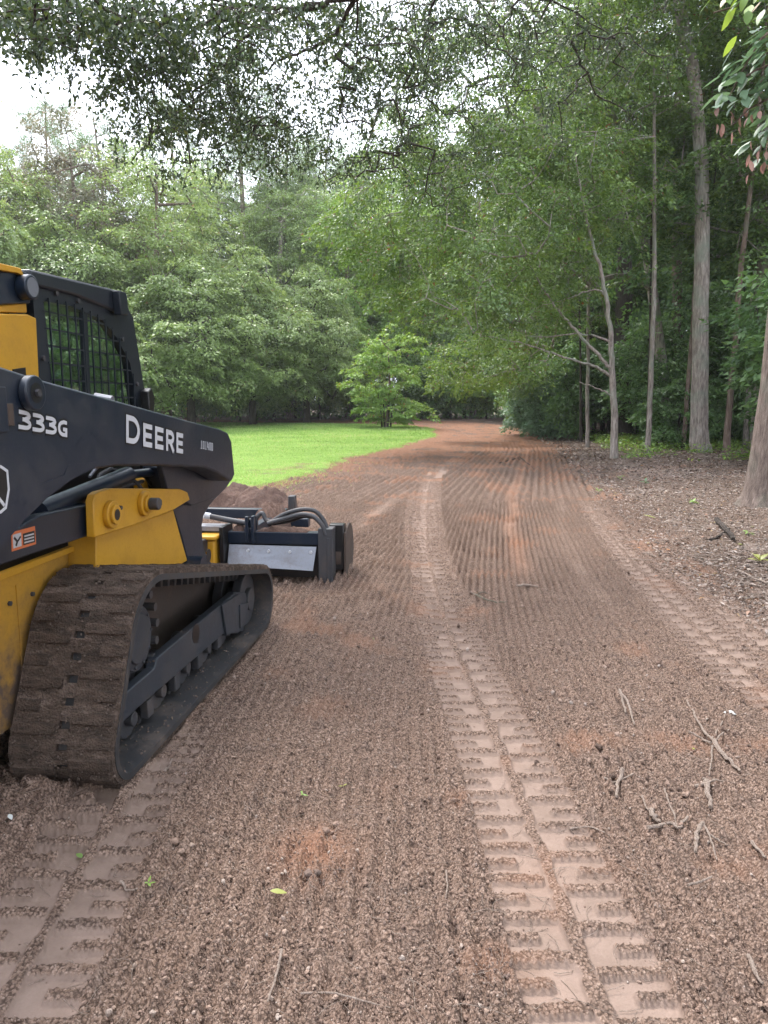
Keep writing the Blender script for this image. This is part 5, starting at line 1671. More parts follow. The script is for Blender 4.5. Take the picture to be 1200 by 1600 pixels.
    # weld ledge and stamped lettering strip along the panel top
    lg = LL([(0, 897), (60, 874), (110, 855), (150, 840), (152, 846), (110, 864), (60, 884), (0, 908)], 0.44)
    MB().prism(lg, 0.44, 0.4695).build('weld_ledge', M['yellow'], root, 0.002)
    # ---- pivot gusset with pin bosses
    gs = LL([(148, 840), (146, 784), (149, 773), (156, 768), (176, 763), (282, 764), (293, 769), (297, 781), (271, 797), (205, 822)], 0.28)
    for s0, s1 in ((0.28, 0.32), (WID - 0.32, WID - 0.28)):
        gus = MB().prism(gs, s0, s1).build('pivot_gusset', M['yellow'], root, 0.005)
        for (a, b, dark) in ((177, 804, 0), (229, 787, 1)):
            x, z = L(a, b, 0.26)
            if s0 > 1: continue
            MB().cyl((x, 0.28, z), (x, 0.255, z), 0.066, n=28).build('boss_ring', M['yellow'], gus, 0.004)
            MB().cyl((x, 0.2548, z), (x, 0.24, z), 0.046, n=24).build('boss_collar', M['yellow'], gus, 0.003)
            if dark:
                MB().cyl((x, 0.24, z), (x, 0.19, z), 0.032, n=20).box(x - .005, x + .06, .20, .22, z - .016, z + .016).build('pivot_pin', M['iron'], gus, 0.004)
            else:
                MB().cyl((x, 0.2398, z), (x, 0.2388, z), 0.027, n=20).build('pin_bore', M['blackdecal'], gus)
                MB().cyl((x + 0.05, 0.2548, z + 0.026), (x + 0.05, 0.24, z + 0.026), 0.010, n=8).build('lock_bolt', M['iron'], gus)
    wb = LL([(150, 838), (205, 821), (271, 797), (284, 845), (293, 876), (250, 900), (150, 900)], 0.33)
    MB().prism(wb, 0.33, 0.469).build('gusset_web', M['yellow'], root, 0.004)
    # ---- boom arms
    bo = LL([(0, 572), (60, 592), (297, 658), (345, 670.5), (356, 676), (362, 690), (367, 742), (362, 752), (340, 738), (320, 730), (253, 727), (183, 728), (147, 733), (110, 751), (73, 779), (37, 814), (0, 858)], 0.15)
    bo += [(-0.85, 1.02), (-1.35, 1.08), (-1.42, 1.5), (-1.3, 1.8)]
    leg = LL([(366, 746), (352, 764), (338, 778), (327, 792), (319, 806), (316, 822), (317, 842), (321, 862), (331, 880), (342, 905), (300, 905), (293, 876), (284, 840), (271, 799), (262, 765), (253, 729), (330, 731)], 0.34)
    knee = LL([(366, 743), (354, 762), (338, 778), (300, 790), (262, 765), (253, 726), (330, 729), (360, 735)], 0.302)
    for s0, s1, right in ((0.15, 0.30, True), (WID - 0.30, WID - 0.15, False)):
        arm = MB().prism(bo, s0, s1).build('boom_arm', M['black'], root, 0.010)
        l0 = 0.34 if right else WID - 0.46
        lg = MB().prism(leg, l0, l0 + 0.12).build('boom_leg', M['black'], arm, 0.012)
        MB().prism(knee, *((0.302, 0.339) if right else (WID - 0.339, WID - 0.302))).build('boom_knee', M['black'], arm, 0.006)
        if not right: continue
        # pin boss, plate, bolts
        x, z = L(52, 614, 0.13)
        MB().cyl((x, 0.15, z), (x, 0.118, z), 0.062, n=32).build('boom_pin_boss', M['black'], arm, 0.006)
        MB().cyl((x, 0.1178, z), (x, 0.1170, z), 0.036, n=24).build('pin_recess', M['blackdecal'], arm)
        MB().cyl((x, 0.1168, z), (x, 0.1050, z), 0.014, n=6).build('pin_bolt', M['iron'], arm)
        x, z = L(4, 640, 0.15)
        MB().box(x - 0.16, x + 0.01, 0.138, 0.1495, z - 0.075, z + 0.075).build('latch_plate', M['black'], arm, 0.003)
        MB().box(x + 0.012, x + 0.05, 0.142, 0.1495, z - 0.055, z + 0.02).build('latch_tab', M['mudwall'], arm, 0.003)
        x, z = L(172, 622, 0.2)
        MB().cyl((x, 0.19, z - .01), (x, 0.27, z + .004), 0.02, n=10).build('grab_lug', M['steel'], arm)
        hx, hz = L(326, 868, l0)
        MB().cyl((hx, l0 - 0.0012, hz), (hx, l0 - 0.0004, hz), 0.045, n=20).build('leg_bore', M['blackdecal'], lg)
        hx, hz = L(332, 762, l0)
        MB().cyl((hx, l0 - 0.0012, hz), (hx, l0 - 0.0004, hz), 0.035, n=20).build('leg_bore', M['blackdecal'], lg)
        # a bent reinforcing plate welded on the arm
        rp = LL([(22, 700), (62, 757), (100, 742), (106, 726), (150, 722), (148, 731), (110, 750), (73, 778), (37, 813), (0, 857), (-40, 880), (-40, 700)], 0.15)
        MB().prism([tuple(v) for v in rp], 0.1482, 0.1496).build('wear_plate', M['black'], arm)
        # ---- lettering
        def on(px, py): return L(px, py, 0.15)
        def glyphs(name, quad, layout, w, letters_y=0.1478, outline=True):
            """layout: strokes per glyph in unit box coordinates; quad = four corners (bl, br, tr, tl) of the word"""
            bl, br, tr, tl = [Vector(q) for q in quad]
            H_ = ((tl - bl).length + (tr - br).length) / 2
            def mp(u, v):
                a = bl.lerp(br, u); b = tl.lerp(tr, u)
                return tuple(a.lerp(b, v))
            mb, ob = MB(), MB()
            for gi, strokes in enumerate(layout):
                for si, (path, closed) in enumerate(strokes):
                    P = [mp(u, v) for u, v in path]
                    mb.strip(P, w * H_, letters_y - 0.0004 * si, 0.1494, closed=closed)
                    if outline:
                        ob.strip(P, w * H_ + 0.016, letters_y + 0.0006 - 0.0002 * si, 0.1495, closed=closed)
            if outline: ob.build('lettering_outline', M['blackdecal'], arm)
            mb.build(name, M['white'], arm)
        def place(gl, u0, u1, v1=1.0, w=0.0):
            return [([(u0 + (u1 - u0) * a, v1 * b) for a, b in path], c) for path, c in gl]
        arc = lambda cx, cy, rx, ry, a0, a1, n=9: [(cx + rx * math.cos(math.radians(a0 + (a1 - a0) * i / n)), cy + ry * math.sin(math.radians(a0 + (a1 - a0) * i / n))) for i in range(n + 1)]
        wv = 0.11
        Dg = [([(0.14, wv), (0.14, 1 - wv), (0.45, 1 - wv)] + arc(0.45, 0.5, 0.40, 0.5 - wv, 80, -80) + [(0.45, wv)], True)]
        Eg = [([(0.95, 1 - wv), (0.16, 1 - wv), (0.16, wv), (0.95, wv)], False), ([(0.16, 0.5), (0.88, 0.5)], False)]
        Rg = [([(0.16, 0.0), (0.16, 1 - wv), (0.55, 1 - wv)] + arc(0.55, 0.67, 0.30, 0.33 - wv, 70, -70, 6) + [(0.55, 0.45), (0.16, 0.45)], False), ([(0.5, 0.45), (0.9, 0.0)], False)]
        q = [on(195, 692), on(286, 709), on(286, 673), on(195, 646)]
        lay = [place(Dg, 0.0, 0.235), place(Eg, 0.265, 0.425, 0.86), place(Eg, 0.46, 0.62, 0.86), place(Rg, 0.655, 0.82, 0.86), place(Eg, 0.855, 1.0, 0.86)]
        glyphs('maker_lettering', q, lay, 0.19)
        w3 = 0.14
        T3 = [(arc(0.45, 0.72, 0.36, 0.28 - w3 * .9, 160, -80, 9) + [(0.42, 0.53)], False), ([(0.42, 0.50)] + arc(0.45, 0.30, 0.40, 0.30 - w3 * .9, 80, -160, 9), False)]
        T3 = [([(0.08, 1 - w3), (0.6, 1 - w3)] + arc(0.55, 0.73, 0.30, 0.27 - w3, 70, -70, 6) + [(0.5, 0.53), (0.35, 0.53)], False),
              ([(0.5, 0.525)] + arc(0.55, 0.32, 0.34, 0.32 - w3, 70, -70, 6) + [(0.55, w3), (0.05, w3)], False)]
        G3 = [([(0.92, 0.87), (0.6, 0.9)] + arc(0.52, 0.5, 0.38, 0.5 - w3, 95, 265, 9) + [(0.85, w3), (0.85, 0.46), (0.55, 0.46)], False)]
        q = [on(27, 671), on(105, 684), on(105, 656), on(27, 638)]
        lay = [place(T3, 0.0, 0.25), place(T3, 0.26, 0.51), place(T3, 0.52, 0.76), place(G3, 0.78, 1.0, 0.92)]
        glyphs('model_lettering', q, lay, 0.20)
        # small unit number 101400
        q = [on(313, 701), on(333, 705), on(333, 692), on(313, 688)]
        one = [([(0.5, 0), (0.5, 1)], False), ([(0.15, 0.06), (0.85, 0.06)], False)]
        zero = [([(0.2, 0.08), (0.2, 0.92), (0.8, 0.92), (0.8, 0.08)], True)]
        four = [([(0.35, 1), (0.15, 0.35), (0.95, 0.35)], False), ([(0.7, 0.8), (0.7, 0)], False)]
        lay = [place(gph, i / 6, i / 6 + 0.135) for i, gph in enumerate((one, zero, one, four, zero, zero))]
        glyphs('unit_number', q, lay, 0.085, outline=False)
        # shield emblem, cut by the picture's edge
        em = [on(-52, 742), on(-30, 727), on(0, 729), on(10, 736), on(12.5, 765), on(8, 793), on(0, 800), on(-40, 800), on(-58, 780)]
        MB().prism([tuple(p) for p in em], 0.1478, 0.1495).build('emblem_field', M['blackdecal'], arm)
        MB().strip([tuple(p) for p in em], 0.010, 0.1468, 0.1477, closed=True).build('emblem_rim', M['white'], arm)
        MB().strip([on(-40, 770), on(-25, 760), on(-8, 772), on(0, 782), on(6, 790)], 0.012, 0.1470, 0.1477).build('emblem_figure', M['white'], arm)
    # cross tube between the legs and the bucket plate
    x, z = L(318, 884, 0.24)
    MB().cyl((x, 0.24, z), (x, WID - 0.24, z), 0.06, n=20).build('cross_tube', M['black'], root)
    # ---- lower link with warning sticker
    lk = LL([(147, 786), (151, 800), (151, 826), (146, 835), (110, 847), (50, 866), (0, 884)], 0.335) + [(-0.85, 0.98), (-0.85, 1.14)] + LL([(0, 842), (60, 806)], 0.335)
    for s0, s1 in ((0.335, 0.395), (WID - 0.395, WID - 0.335)):
        link = MB().prism(lk, s0, s1).build('lower_link', M['black'], root, 0.006)
        if s0 < 1:
            def rct(a, nm, mt, y):
                MB().prism(LL(a, 0.335), y, 0.3348).build(nm, mt, st if nm != 'warning_sticker' else link)
            st = MB().prism(LL([(17, 832), (54, 822), (56, 850), (18, 862)], 0.335), 0.3335, 0.3347).build('warning_sticker', M['orange'], link)
            MB().prism(LL([(19, 836), (32, 832), (33, 853), (20, 857)], 0.335), 0.3325, 0.3334).build('sticker_picture', M['white'], link)
            MB().prism(LL([(35, 834), (53, 829), (54, 847), (36, 852)], 0.335), 0.3325, 0.3334).build('sticker_panel', M['blackdecal'], link)
            mb = MB()
            for k in range(3):
                mb.strip([L(37, 838 + 5 * k, .335), L(52, 834 + 5 * k, .335)], 0.006, 0.3318, 0.3324)
            mb.build('sticker_text', M['white'], link)
            MB().strip([L(21, 840, .335), L(26, 846, .335), L(24, 853, .335)], 0.010, 0.3318, 0.3324).strip([L(31, 838, .335), L(27, 845, .335)], 0.008, 0.3312, 0.3317).build('sticker_figure', M['blackdecal'], link)
    # lift cylinder, hoses, small fittings in the bay under the boom
    a, b = L(60, 800, 0.42), L(200, 742, 0.42)
    MB().cyl((a[0], 0.42, a[1]), (b[0], 0.42, b[1]), 0.045, n=20).cyl((b[0], 0.42, b[1]), (b[0] + .5, 0.42, b[1] - 0.02), 0.025, n=14).build('lift_cylinder', M['black'], root)
    for k, (pts_, r, mt) in enumerate([([(150, 760), (158, 742), (175, 733), (200, 742), (214, 757), (222, 768)], 0.011, 'iron'), ([(170, 765), (180, 740), (205, 735), (228, 745), (240, 765)], 0.012, 'blackdecal'),
                                       ([(90, 790), (120, 765), (150, 752), (190, 745)], 0.012, 'blackdecal'), ([(140, 745), (150, 735), (155, 730)], 0.008, 'steel'), ([(245, 735), (255, 750), (264, 763)], 0.010, 'iron'), ([(120, 790), (160, 770), (225, 752)], 0.012, 'iron')]):
        MB().tube([(L(p[0], p[1], .44)[0], .44 + 0.01 * math.sin(i), L(p[0], p[1], .44)[1]) for i, p in enumerate(pts_)], r, 8).build('hose', M[mt], root)
    MB().prism(LL([(222, 752), (232, 744), (250, 748), (262, 762), (225, 766)], 0.48), 0.48, 0.54).build('manifold_bracket', M['yellow'], root, 0.004)
    # ---- rear body
    MB().prism(LL([(-90, 520), (0, 490), (44, 491), (57, 497), (62, 600), (60, 640), (-90, 640)], 0.47), 0.47, 0.9).build('hood_panel', M['yellow'], root, 0.006)
    MB().prism(LL([(-60, 492), (0, 477), (38, 474), (39, 489), (0, 488), (-60, 510)], 0.5), 0.49, 1.5).build('hood_ledge', M['yellow'], root, 0.004)
    MB().prism(LL([(19, 577), (38, 574), (39, 588), (20, 591)], 0.47), 0.464, 0.4695).build('hood_vent', M['blackdecal'], root)
    MB().prism(LL([(-60, 412), (0, 424), (30, 420), (46, 428), (48, 474), (0, 476), (-60, 478)], 0.48), 0.48, 0.56).build('rear_beam', M['black'], root, 0.006)
    MB().prism(LL([(-60, 396), (0, 411), (33, 419), (38, 432), (29, 427), (0, 422), (-60, 410)], 0.46), 0.46, 0.62).build('beacon_rail', M['yellow'], root, 0.003)
    x, z = L(37, 449, 0.47)
    wl_ = MB().cyl((x, 0.479, z), (x, 0.43, z), 0.052, n=26).build('work_light', M['black'], root, 0.006)
    MB().cyl((x, 0.4298, z), (x, 0.428, z), 0.040, n=24).build('lamp_lens', M['steel'], wl_)
    MB().box(-1.3, 0.2, 0.92, 1.1, 0.905, 1.75).box(-1.3, -0.2, 0.55, 1.45, 1.25, 1.72).build('engine_cover', M['yellow'], root, 0.02)
    # ---- cab
    oc = LL([(48, 421), (120, 438), (187, 455), (208, 497), (219, 567), (230, 638), (240, 700), (66, 650)], 0.5)
    ic = LL([(68, 470), (110, 478), (160, 500), (182, 527), (203, 567), (215, 633), (224, 690), (86, 640)], 0.5)
    cab = empty('cab', (0, 0, 0), 0, root)
    for s0 in (0.5, WID - 0.54):
        mb = MB()
        n = len(oc)
        for i in range(n):
            j = (i + 1) % n
            mb.prism([oc[i], oc[j], ic[j], ic[i]], s0, s0 + 0.04)
        mb.build('side_frame', M['cab'], cab)
        # glass and sliding divider
        MB().prism(ic, s0 + 0.028, s0 + 0.033).build('window_glass', M['glass'], cab)
        MB().prism(LL([(130, 478), (138, 481), (147, 690), (139, 690)], 0.5), s0 + 0.006, s0 + 0.026).build('window_divider', M['cab'], cab, 0.002)
        # guard mesh of flat bars in front of the glass
        g = MB()
        x0, x1 = min(p[0] for p in ic), max(p[0] for p in ic)
        z0, z1 = min(p[1] for p in ic), max(p[1] for p in ic)
        def span(vertical, c):
            hits = []
            for i in range(n):
                a, b = ic[i], ic[(i + 1) % n]
                u, v = (0, 1) if vertical else (1, 0)
                if (a[u] - c) * (b[u] - c) < 0:
                    f = (c - a[u]) / (b[u] - a[u]); hits.append(a[v] + f * (b[v] - a[v]))
            return (min(hits), max(hits)) if len(hits) >= 2 else None
        if s0 > 1: continue
        k = x0 + 0.03
        gy = s0 - 0.010 if s0 < 1 else s0 + 0.045
        while k < x1:
            s_ = span(True, k)
            if s_: g.box(k - .004, k + .004, gy, gy + .006, s_[0] - .015, s_[1] + .015)
            k += 0.075
        k = z0 + 0.03
        while k < z1:
            s_ = span(False, k)
            if s_: g.box(s_[0] - .015, s_[1] + .015, gy + .0065, gy + .0125 if s0 > 1 else s0 - .001, k - .004, k + .004)
            k += 0.075
        g.build('window_guard', M['cab'], cab)['kind'] = 'stuff'
        mb = MB()
        for (a, b) in ((86, 458), (120, 470), (190, 530), (213, 600), (66, 560)):
            x, z = L(a, b, 0.5)
            mb.cyl((x, s0 - .012 if s0 < 1 else s0 + .052, z), (x, s0 if s0 < 1 else s0 + .04, z), 0.012, n=8)
        mb.build('guard_bolts', M['iron'], cab)['kind'] = 'stuff'
    rf = LL([(47, 420), (187, 454), (200, 459), (203, 493), (190, 490), (120, 462), (52, 446)], 0.48)
    MB().prism(rf, 0.482, WID - 0.482).build('roof', M['cab'], cab, 0.012)
    vr = LL([(186, 454), (197, 457), (201, 491), (190, 492)], 0.44)
    MB().prism(vr, 0.44, 0.4815).build('roof_gutter', M['cab'], cab, 0.004)
    x0, z0 = L(66, 650, .5)
    MB().box(x0 - 0.12, x0 - 0.02, 0.545, WID - .545, z0 - 0.3, 2.1).build('rear_wall', M['cab'], cab)
    fx, fz = L(232, 640, .5)
    tx, tz = L(208, 500, .5)
    MB().prism([(fx, 0.75), (fx + .05, 0.75), (fx + .02, 1.5), (tx + .01, tz), (tx - .02, tz), (fx - .03, 1.5)], 0.545, 0.60).prism([(fx, 0.75), (fx + .05, 0.75), (fx + .02, 1.5), (tx + .01, tz), (tx - .02, tz), (fx - .03, 1.5)], WID - .6, WID - .545).build('front_pillar', M['cab'], cab, 0.005)
    MB().prism([(fx + .01, 0.95), (fx + .016, 0.95), (tx, tz - .02), (tx - .006, tz - .02)], 0.605, WID - .605).build('windscreen', M['glass'], cab)
    # seat and lap bar seen dimly through the glass
    MB().box(0.55, 1.0, 0.78, 1.22, 1.18, 1.32).prism([(0.50, 1.25), (0.62, 1.25), (0.52, 1.92), (0.42, 1.92)], 0.78, 1.22).build('seat', M['blackdecal'], cab, 0.03)
    MB().tube([(0.55, 0.72, 1.45), (0.85, 0.70, 1.47), (1.05, 0.72, 1.42), (1.1, 0.72, 1.25)], 0.03, 10).build('arm_rest', M['blackdecal'], cab)
    MB().box(0.3, 1.35, 0.56, WID - .56, 1.0, 1.15).build('cab_floor', M['blackdecal'], cab)
    x, z = L(232, 655, 0.42)
    MB().prism(LL([(227, 612), (232, 606), (236, 618), (237, 655), (229, 655)], 0.46), 0.44, 0.49).build('mirror_bracket', M['blackdecal'], root, 0.006)

    # ---- rake attachment across the front
    f = 3.55
    ry, rz_ = X(513, 905, f)
    yl = 2.0 - ry
    att = empty('rake_attachment', (0, 0, 0), 0, root)
    def XB(x0, x1, p, q, fx_=f):
        (ya, za), (yb, zb) = X(p[0], p[1], fx_), X(q[0], q[1], fx_)
        return (x0, x1, min(ya, yb), max(ya, yb), min(za, zb), max(za, zb))
    yr0, zt = X(520, 826, f); yr1, zb = X(497, 906, f)
    b0 = X(497, 833, f)[1]; b1 = X(497, 852, f)[1]
    MB().box(f, f + 0.11, yr1 - 0.01, yl - yr1, b1, b0).build('cross_beam', M['black'], att, 0.006)
    MB().box(f - 0.03, f + 0.13, yr0, yr1 - 0.0105, zb - 0.02, zt).box(f - 0.038, f - 0.0305, yr0 + 0.02, yr0 + 0.05, zb, zt - .08).build('end_post', M['iron'], att, 0.006)
    MB().box(f + 0.13, f + 0.25, yr0 - 0.075, yr0 + 0.06, X(540, 888, f + .2)[1], X(530, 818, f + .2)[1]).build('end_bracket', M['blackdecal'], att, 0.01)
    # round end plate
    n_ = 20
    cx, cz, r_ = f + 0.34, 0.26, 0.25
    plate = [(cx + r_ * math.cos(a), max(0.0, cz + r_ * math.sin(a))) for a in np.linspace(-PI * .5, PI * 0.72, n_)] + [(f + .12, 0.45), (f + .12, 0.0)]
    MB().prism(plate, yr0 - 0.095, yr0 - 0.078).build('end_plate', M['mudwall'], att)
    # galvanised deflector in front of the drum
    d0, d1 = X(356, 852, f - .05), X(493, 856, f - .05)
    e0, e1 = X(354, 884, f - .12), X(488, 893, f - .12)
    mb = MB()
    vs = [(f - .012, d0[0], d0[1]), (f - .012, d1[0], d1[1]), (f - .10, e1[0], e1[1]), (f - .10, e0[0], e0[1])]
    vs += [(v[0] + 0.006, v[1], v[2] + 0.002) for v in vs]
    mb.add(vs, [(0, 1, 2, 3), (7, 6, 5, 4), (0, 4, 5, 1), (1, 5, 6, 2), (2, 6, 7, 3), (3, 7, 4, 0)])
    dfl = mb.build('deflector', M['steel'], att)
    for (a, b) in ((388, 860), (420, 861), (453, 862), (486, 863)):
        y, z = X(a, b, f - .03)
        MB().cyl((f - .045, y, z), (f - .02, y, z), 0.014, n=10).build('bolt', M['white'], dfl)
    # drum behind, rubber flap, mud under it
    MB().cyl((f + 0.32, yr0 - 0.05, 0.22), (f + 0.32, yl - yr1, 0.22), 0.2, n=24).build('roller_drum', M['mudwall'], att)
    MB().box(f + 0.02, f + 0.05, yr1, yl - yr1, 0.06, b1).build('rubber_flap', M['blackdecal'], att)
    # end stop plate and yellow arm end at the left
    MB().box(*XB(f - .14, f + .14, (350, 820), (358, 884))).build('stop_plate', M['blackdecal'], att, 0.003)
    MB().box(*XB(f - .22, f + .1, (318, 831), (350, 838))).box(*XB(f - .20, f + .08, (321, 838.5), (348, 900))).build('arm_socket', M['yellow'], att, 0.012)
    MB().box(*XB(f - .05, f + .1, (300, 820), (353, 829))).build('top_bar', M['steel'], att, 0.004)
    # drawbar back to the machine
    MB().box(2.0, f, 0.85, 0.97, 0.32, 0.44).box(2.0, f, 1.35, 1.47, 0.32, 0.44).box(1.95, 2.05, 0.55, 1.6, 0.2, 0.75).build('tow_frame', M['black'], att, 0.01)
    # motor clamp, tubes and hoses
    MB().box(*XB(f - .02, f + .03, (383, 807), (389, 846))).box(*XB(f - .03, f + .04, (393, 806), (399, 848))).box(*XB(f + .04, f + .08, (382, 812), (400, 830))).build('hose_clamp', M['black'], att, 0.004)
    def tb(nm, pl, r, mt, fx_, n=8):
        pts_ = [(fx_ + 0.02 * math.sin(i), *X(p[0], p[1], fx_)) for i, p in enumerate(pl)]
        t_ = np.linspace(0, len(pts_) - 1, len(pts_) * 4)
        A_ = np.array(pts_)
        Q = np.stack([np.interp(t_, range(len(A_)), A_[:, i]) for i in range(3)], axis=1)
        for _ in range(3): Q[1:-1] = (Q[:-2] + 2 * Q[1:-1] + Q[2:]) / 4
        MB().tube([tuple(q) for q in Q], r, n).build(nm, M[mt], att, smooth=60)
    tb('pipe', [(329, 807), (350, 812), (384, 818)], 0.026, 'iron', f + .03)
    tb('pipe_fitting', [(318, 805), (322, 806), (328, 807)], 0.028, 'white', f + .03)
    tb('hose', [(396, 826), (400, 808), (410, 800), (414, 812), (424, 816), (445, 802), (470, 795), (492, 797), (505, 812), (512, 828), (513, 840)], 0.020, 'iron', f + .05)
    tb('hose', [(418, 818), (440, 812), (470, 803), (490, 806), (505, 820), (509, 835)], 0.022, 'iron', f + .0)
    tb('hose', [(420, 820), (450, 815), (475, 806), (488, 808)], 0.018, 'blackdecal', f + .10)
    # front bar with upright post and caked soil
    f2 = f + 0.95
    MB().box(*XB(f2, f2 + .1, (452, 810), (482, 824), f2)).build('front_block', M['black'], att, 0.01)
    MB().box(*XB(f2 + .1, f2 + .2, (446, 777), (457, 800), f2)).build('front_post', M['iron'], att, 0.01)
    MB().box(f, f2, 0.5, 0.58, 0.42, 0.5).box(f2 + .1, f2 + .2, 0.45, 1.6, 0.42, 0.52).box(f, f2, 1.5, 1.58, 0.42, 0.5).build('front_frame', M['black'], att, 0.008)
    # soil riding on the beam and heaped on the frame
    def soil_ridge(name, x0, x1, y0, y1, z, hgt, seed, par):
        nx, ny = 10, max(12, int((y1 - y0) / 0.03))
        g = np.random.default_rng(seed)
        U, V = np.meshgrid(np.linspace(0, 1, nx), np.linspace(0, 1, ny), indexing='ij')
        ht = np.sin(U * PI) ** 0.7 * np.sin(V * PI) ** 0.35
        xx = x0 + (x1 - x0) * U; yy = y0 + (y1 - y0) * V
        zz = z + ht * hgt * (1 + 0.5 * noise2(xx, yy, 0.18, seed) + 0.5 * noise2(xx, yy, 0.04, seed + 1)) + 0.002
        V_ = np.stack([xx.ravel(), yy.ravel(), zz.ravel()], axis=1)
        F = np.array([(i * ny + j, (i + 1) * ny + j, (i + 1) * ny + j + 1, i * ny + j + 1) for i in range(nx - 1) for j in range(ny - 1)])
        me = np_mesh(name, V_, F, smooth=True); me.materials.append(M['clodm'])
        return link_mesh(name, me, par)
    soil_ridge('soil_on_beam', f + .005, f + .105, X(480, 830, f)[0], X(400, 830, f)[0], b0, 0.045, 5, att)
    soil_ridge('soil_on_beam', f + .005, f + .105, X(380, 830, f)[0], X(362, 830, f)[0], b0, 0.06, 6, att)
    soil_ridge('soil_on_frame', f + .5, f2 + .2, X(455, 800, f2)[0], X(405, 800, f2)[0], 0.36, 0.22, 7, att)
    return root

M['mudcrumb'] = paint('mud_crumb', (0.13, 0.095, 0.076), 0.95, 0.6, dirtcol=(0.06, 0.045, 0.037))

def mk_mound_mat():
    m, nt, nd, ln, bs = new_mat('heaped_soil')
    t = N(nd, 'ShaderNodeTexCoord')
    n1 = N(nd, 'ShaderNodeTexNoise', Scale=4.0, Detail=8.0, Roughness=0.7)
    n2 = N(nd, 'ShaderNodeTexNoise', Scale=45.0, Detail=8.0, Roughness=0.8)
    for n in (n1, n2): ln.new(t.outputs['Object'], n.inputs['Vector'])
    c = ramp(nd, ln, n1.outputs['Fac'], [(0.3, (0.10, 0.055, 0.042)), (0.6, (0.21, 0.125, 0.095)), (0.8, (0.29, 0.19, 0.15))])
    c = mixc(nd, ln, c, (0.06, 0.035, 0.028), mrange(nd, ln, n2.outputs['Fac'], 0.55, 0.35, 0.0, 0.8))
    ln.new(c, bs.inputs['Base Color'])
    bs.inputs['Roughness'].default_value = 0.95
    b = N(nd, 'ShaderNodeBump', Strength=1.0, Distance=0.05)
    ln.new(n2.outputs['Fac'], b.inputs['Height'])
    ln.new(b.outputs[0], bs.inputs['Normal'])
    return m
M['clodm'] = mk_mound_mat()
loader()

# ------------------------------------------------------------------ things lying about
def mound(label, cx, cy, rx, ry, hgt, seed):
    n = 56
    U, V = np.meshgrid(np.linspace(-1, 1, n), np.linspace(-1, 1, n), indexing='ij')
    X, Y = U * rx, V * ry
    q = np.sqrt(U ** 2 + V ** 2) + 0.12 * noise2(X, Y, 0.3, seed)
    z = hgt * np.clip(1 - q ** 1.8, 0, 1) ** 0.75
    z = z * (1 + 0.35 * noise2(X, Y, 0.22, seed + 1)) + 0.035 * noise2(X, Y, 0.08, seed + 2) * (q < 1.05) * (z > 0.01)
    gz = ground_z(cx, cy)
    z = np.where(q < 1.0, z, -0.05)
    me = np_mesh('dirt_mound', np.stack([X.ravel(), Y.ravel(), z.ravel()], axis=1),
                 np.array([(i * n + j, (i + 1) * n + j, (i + 1) * n + j + 1, i * n + j + 1) for i in range(n - 1) for j in range(n - 1)]), smooth=True)
    me.materials.append(M['clodm'])
    o = link_mesh('dirt_mound', me)
    o.location = (cx, cy, gz)
    tag(o, label, 'dirt mound')
mound('low reddish-brown heap of soil at the lawn edge beyond the boom tip', -2.55, 11.0, 0.95, 0.6, 0.42, 5)
mound('smaller heap of soil just left of the rake post', -1.75, 10.6, 0.6, 0.45, 0.36, 15)

def PG(px, py):
    """ground point seen at a picture position"""
    u, v = (px - 600) / FPX, -(py - 800) / FPX
    d = (u, v * math.sin(PITCH) + math.cos(PITCH), v * math.cos(PITCH) - math.sin(PITCH))
    z = 0.0
    for _ in range(4):
        t = (z - CAMH) / d[2]
        z = ground_z(d[0] * t, d[1] * t)
    return Vector((d[0] * t, d[1] * t, z))

def stick(label, pts, r, forks=(), mat='twig', cat='stick', name='stick', group=None):
    P = [PG(*p) for p in pts]
    o = P[0].copy()
    r0 = 0.95 * r * (P[0] - Vector((0, 0, CAMH))).length / FPX / 2
    e = None
    def tb(Q, ra, nm, par):
        t = np.linspace(0, len(Q) - 1, max(6, len(Q) * 3))
        A_ = np.array(Q)
        S = np.stack([np.interp(t, range(len(A_)), A_[:, i]) for i in range(3)], axis=1)
        S[1:-1] = (S[:-2] + 2 * S[1:-1] + S[2:]) / 4
        S[1:-1] += rng.normal(0, ra * 0.35, S[1:-1].shape)
        S = S - np.array(o)
        S[:, 2] += ra * 0.9 + 0.009
        rr = ra * np.linspace(1.05, 0.6, len(S)) * (1 + rng.normal(0, 0.1, len(S)))
        return MB().tube([tuple(q) for q in S], [max(0.0006, q) for q in rr], 7).build(nm, M[mat], par, smooth=50)
    if forks:
        e = empty(name, o)
        tb(P, r0, 'stem', e)
        for f_, fr in forks:
            Q = [PG(*p) for p in f_]
            tb(Q, 0.95 * fr * (Q[0] - Vector((0, 0, CAMH))).length / FPX / 2, 'twig', e)
        tag(e, label, cat, group)
    else:
        s = tb(P, r0, name, None)
        s.location = o
        tag(s, label, cat, group)

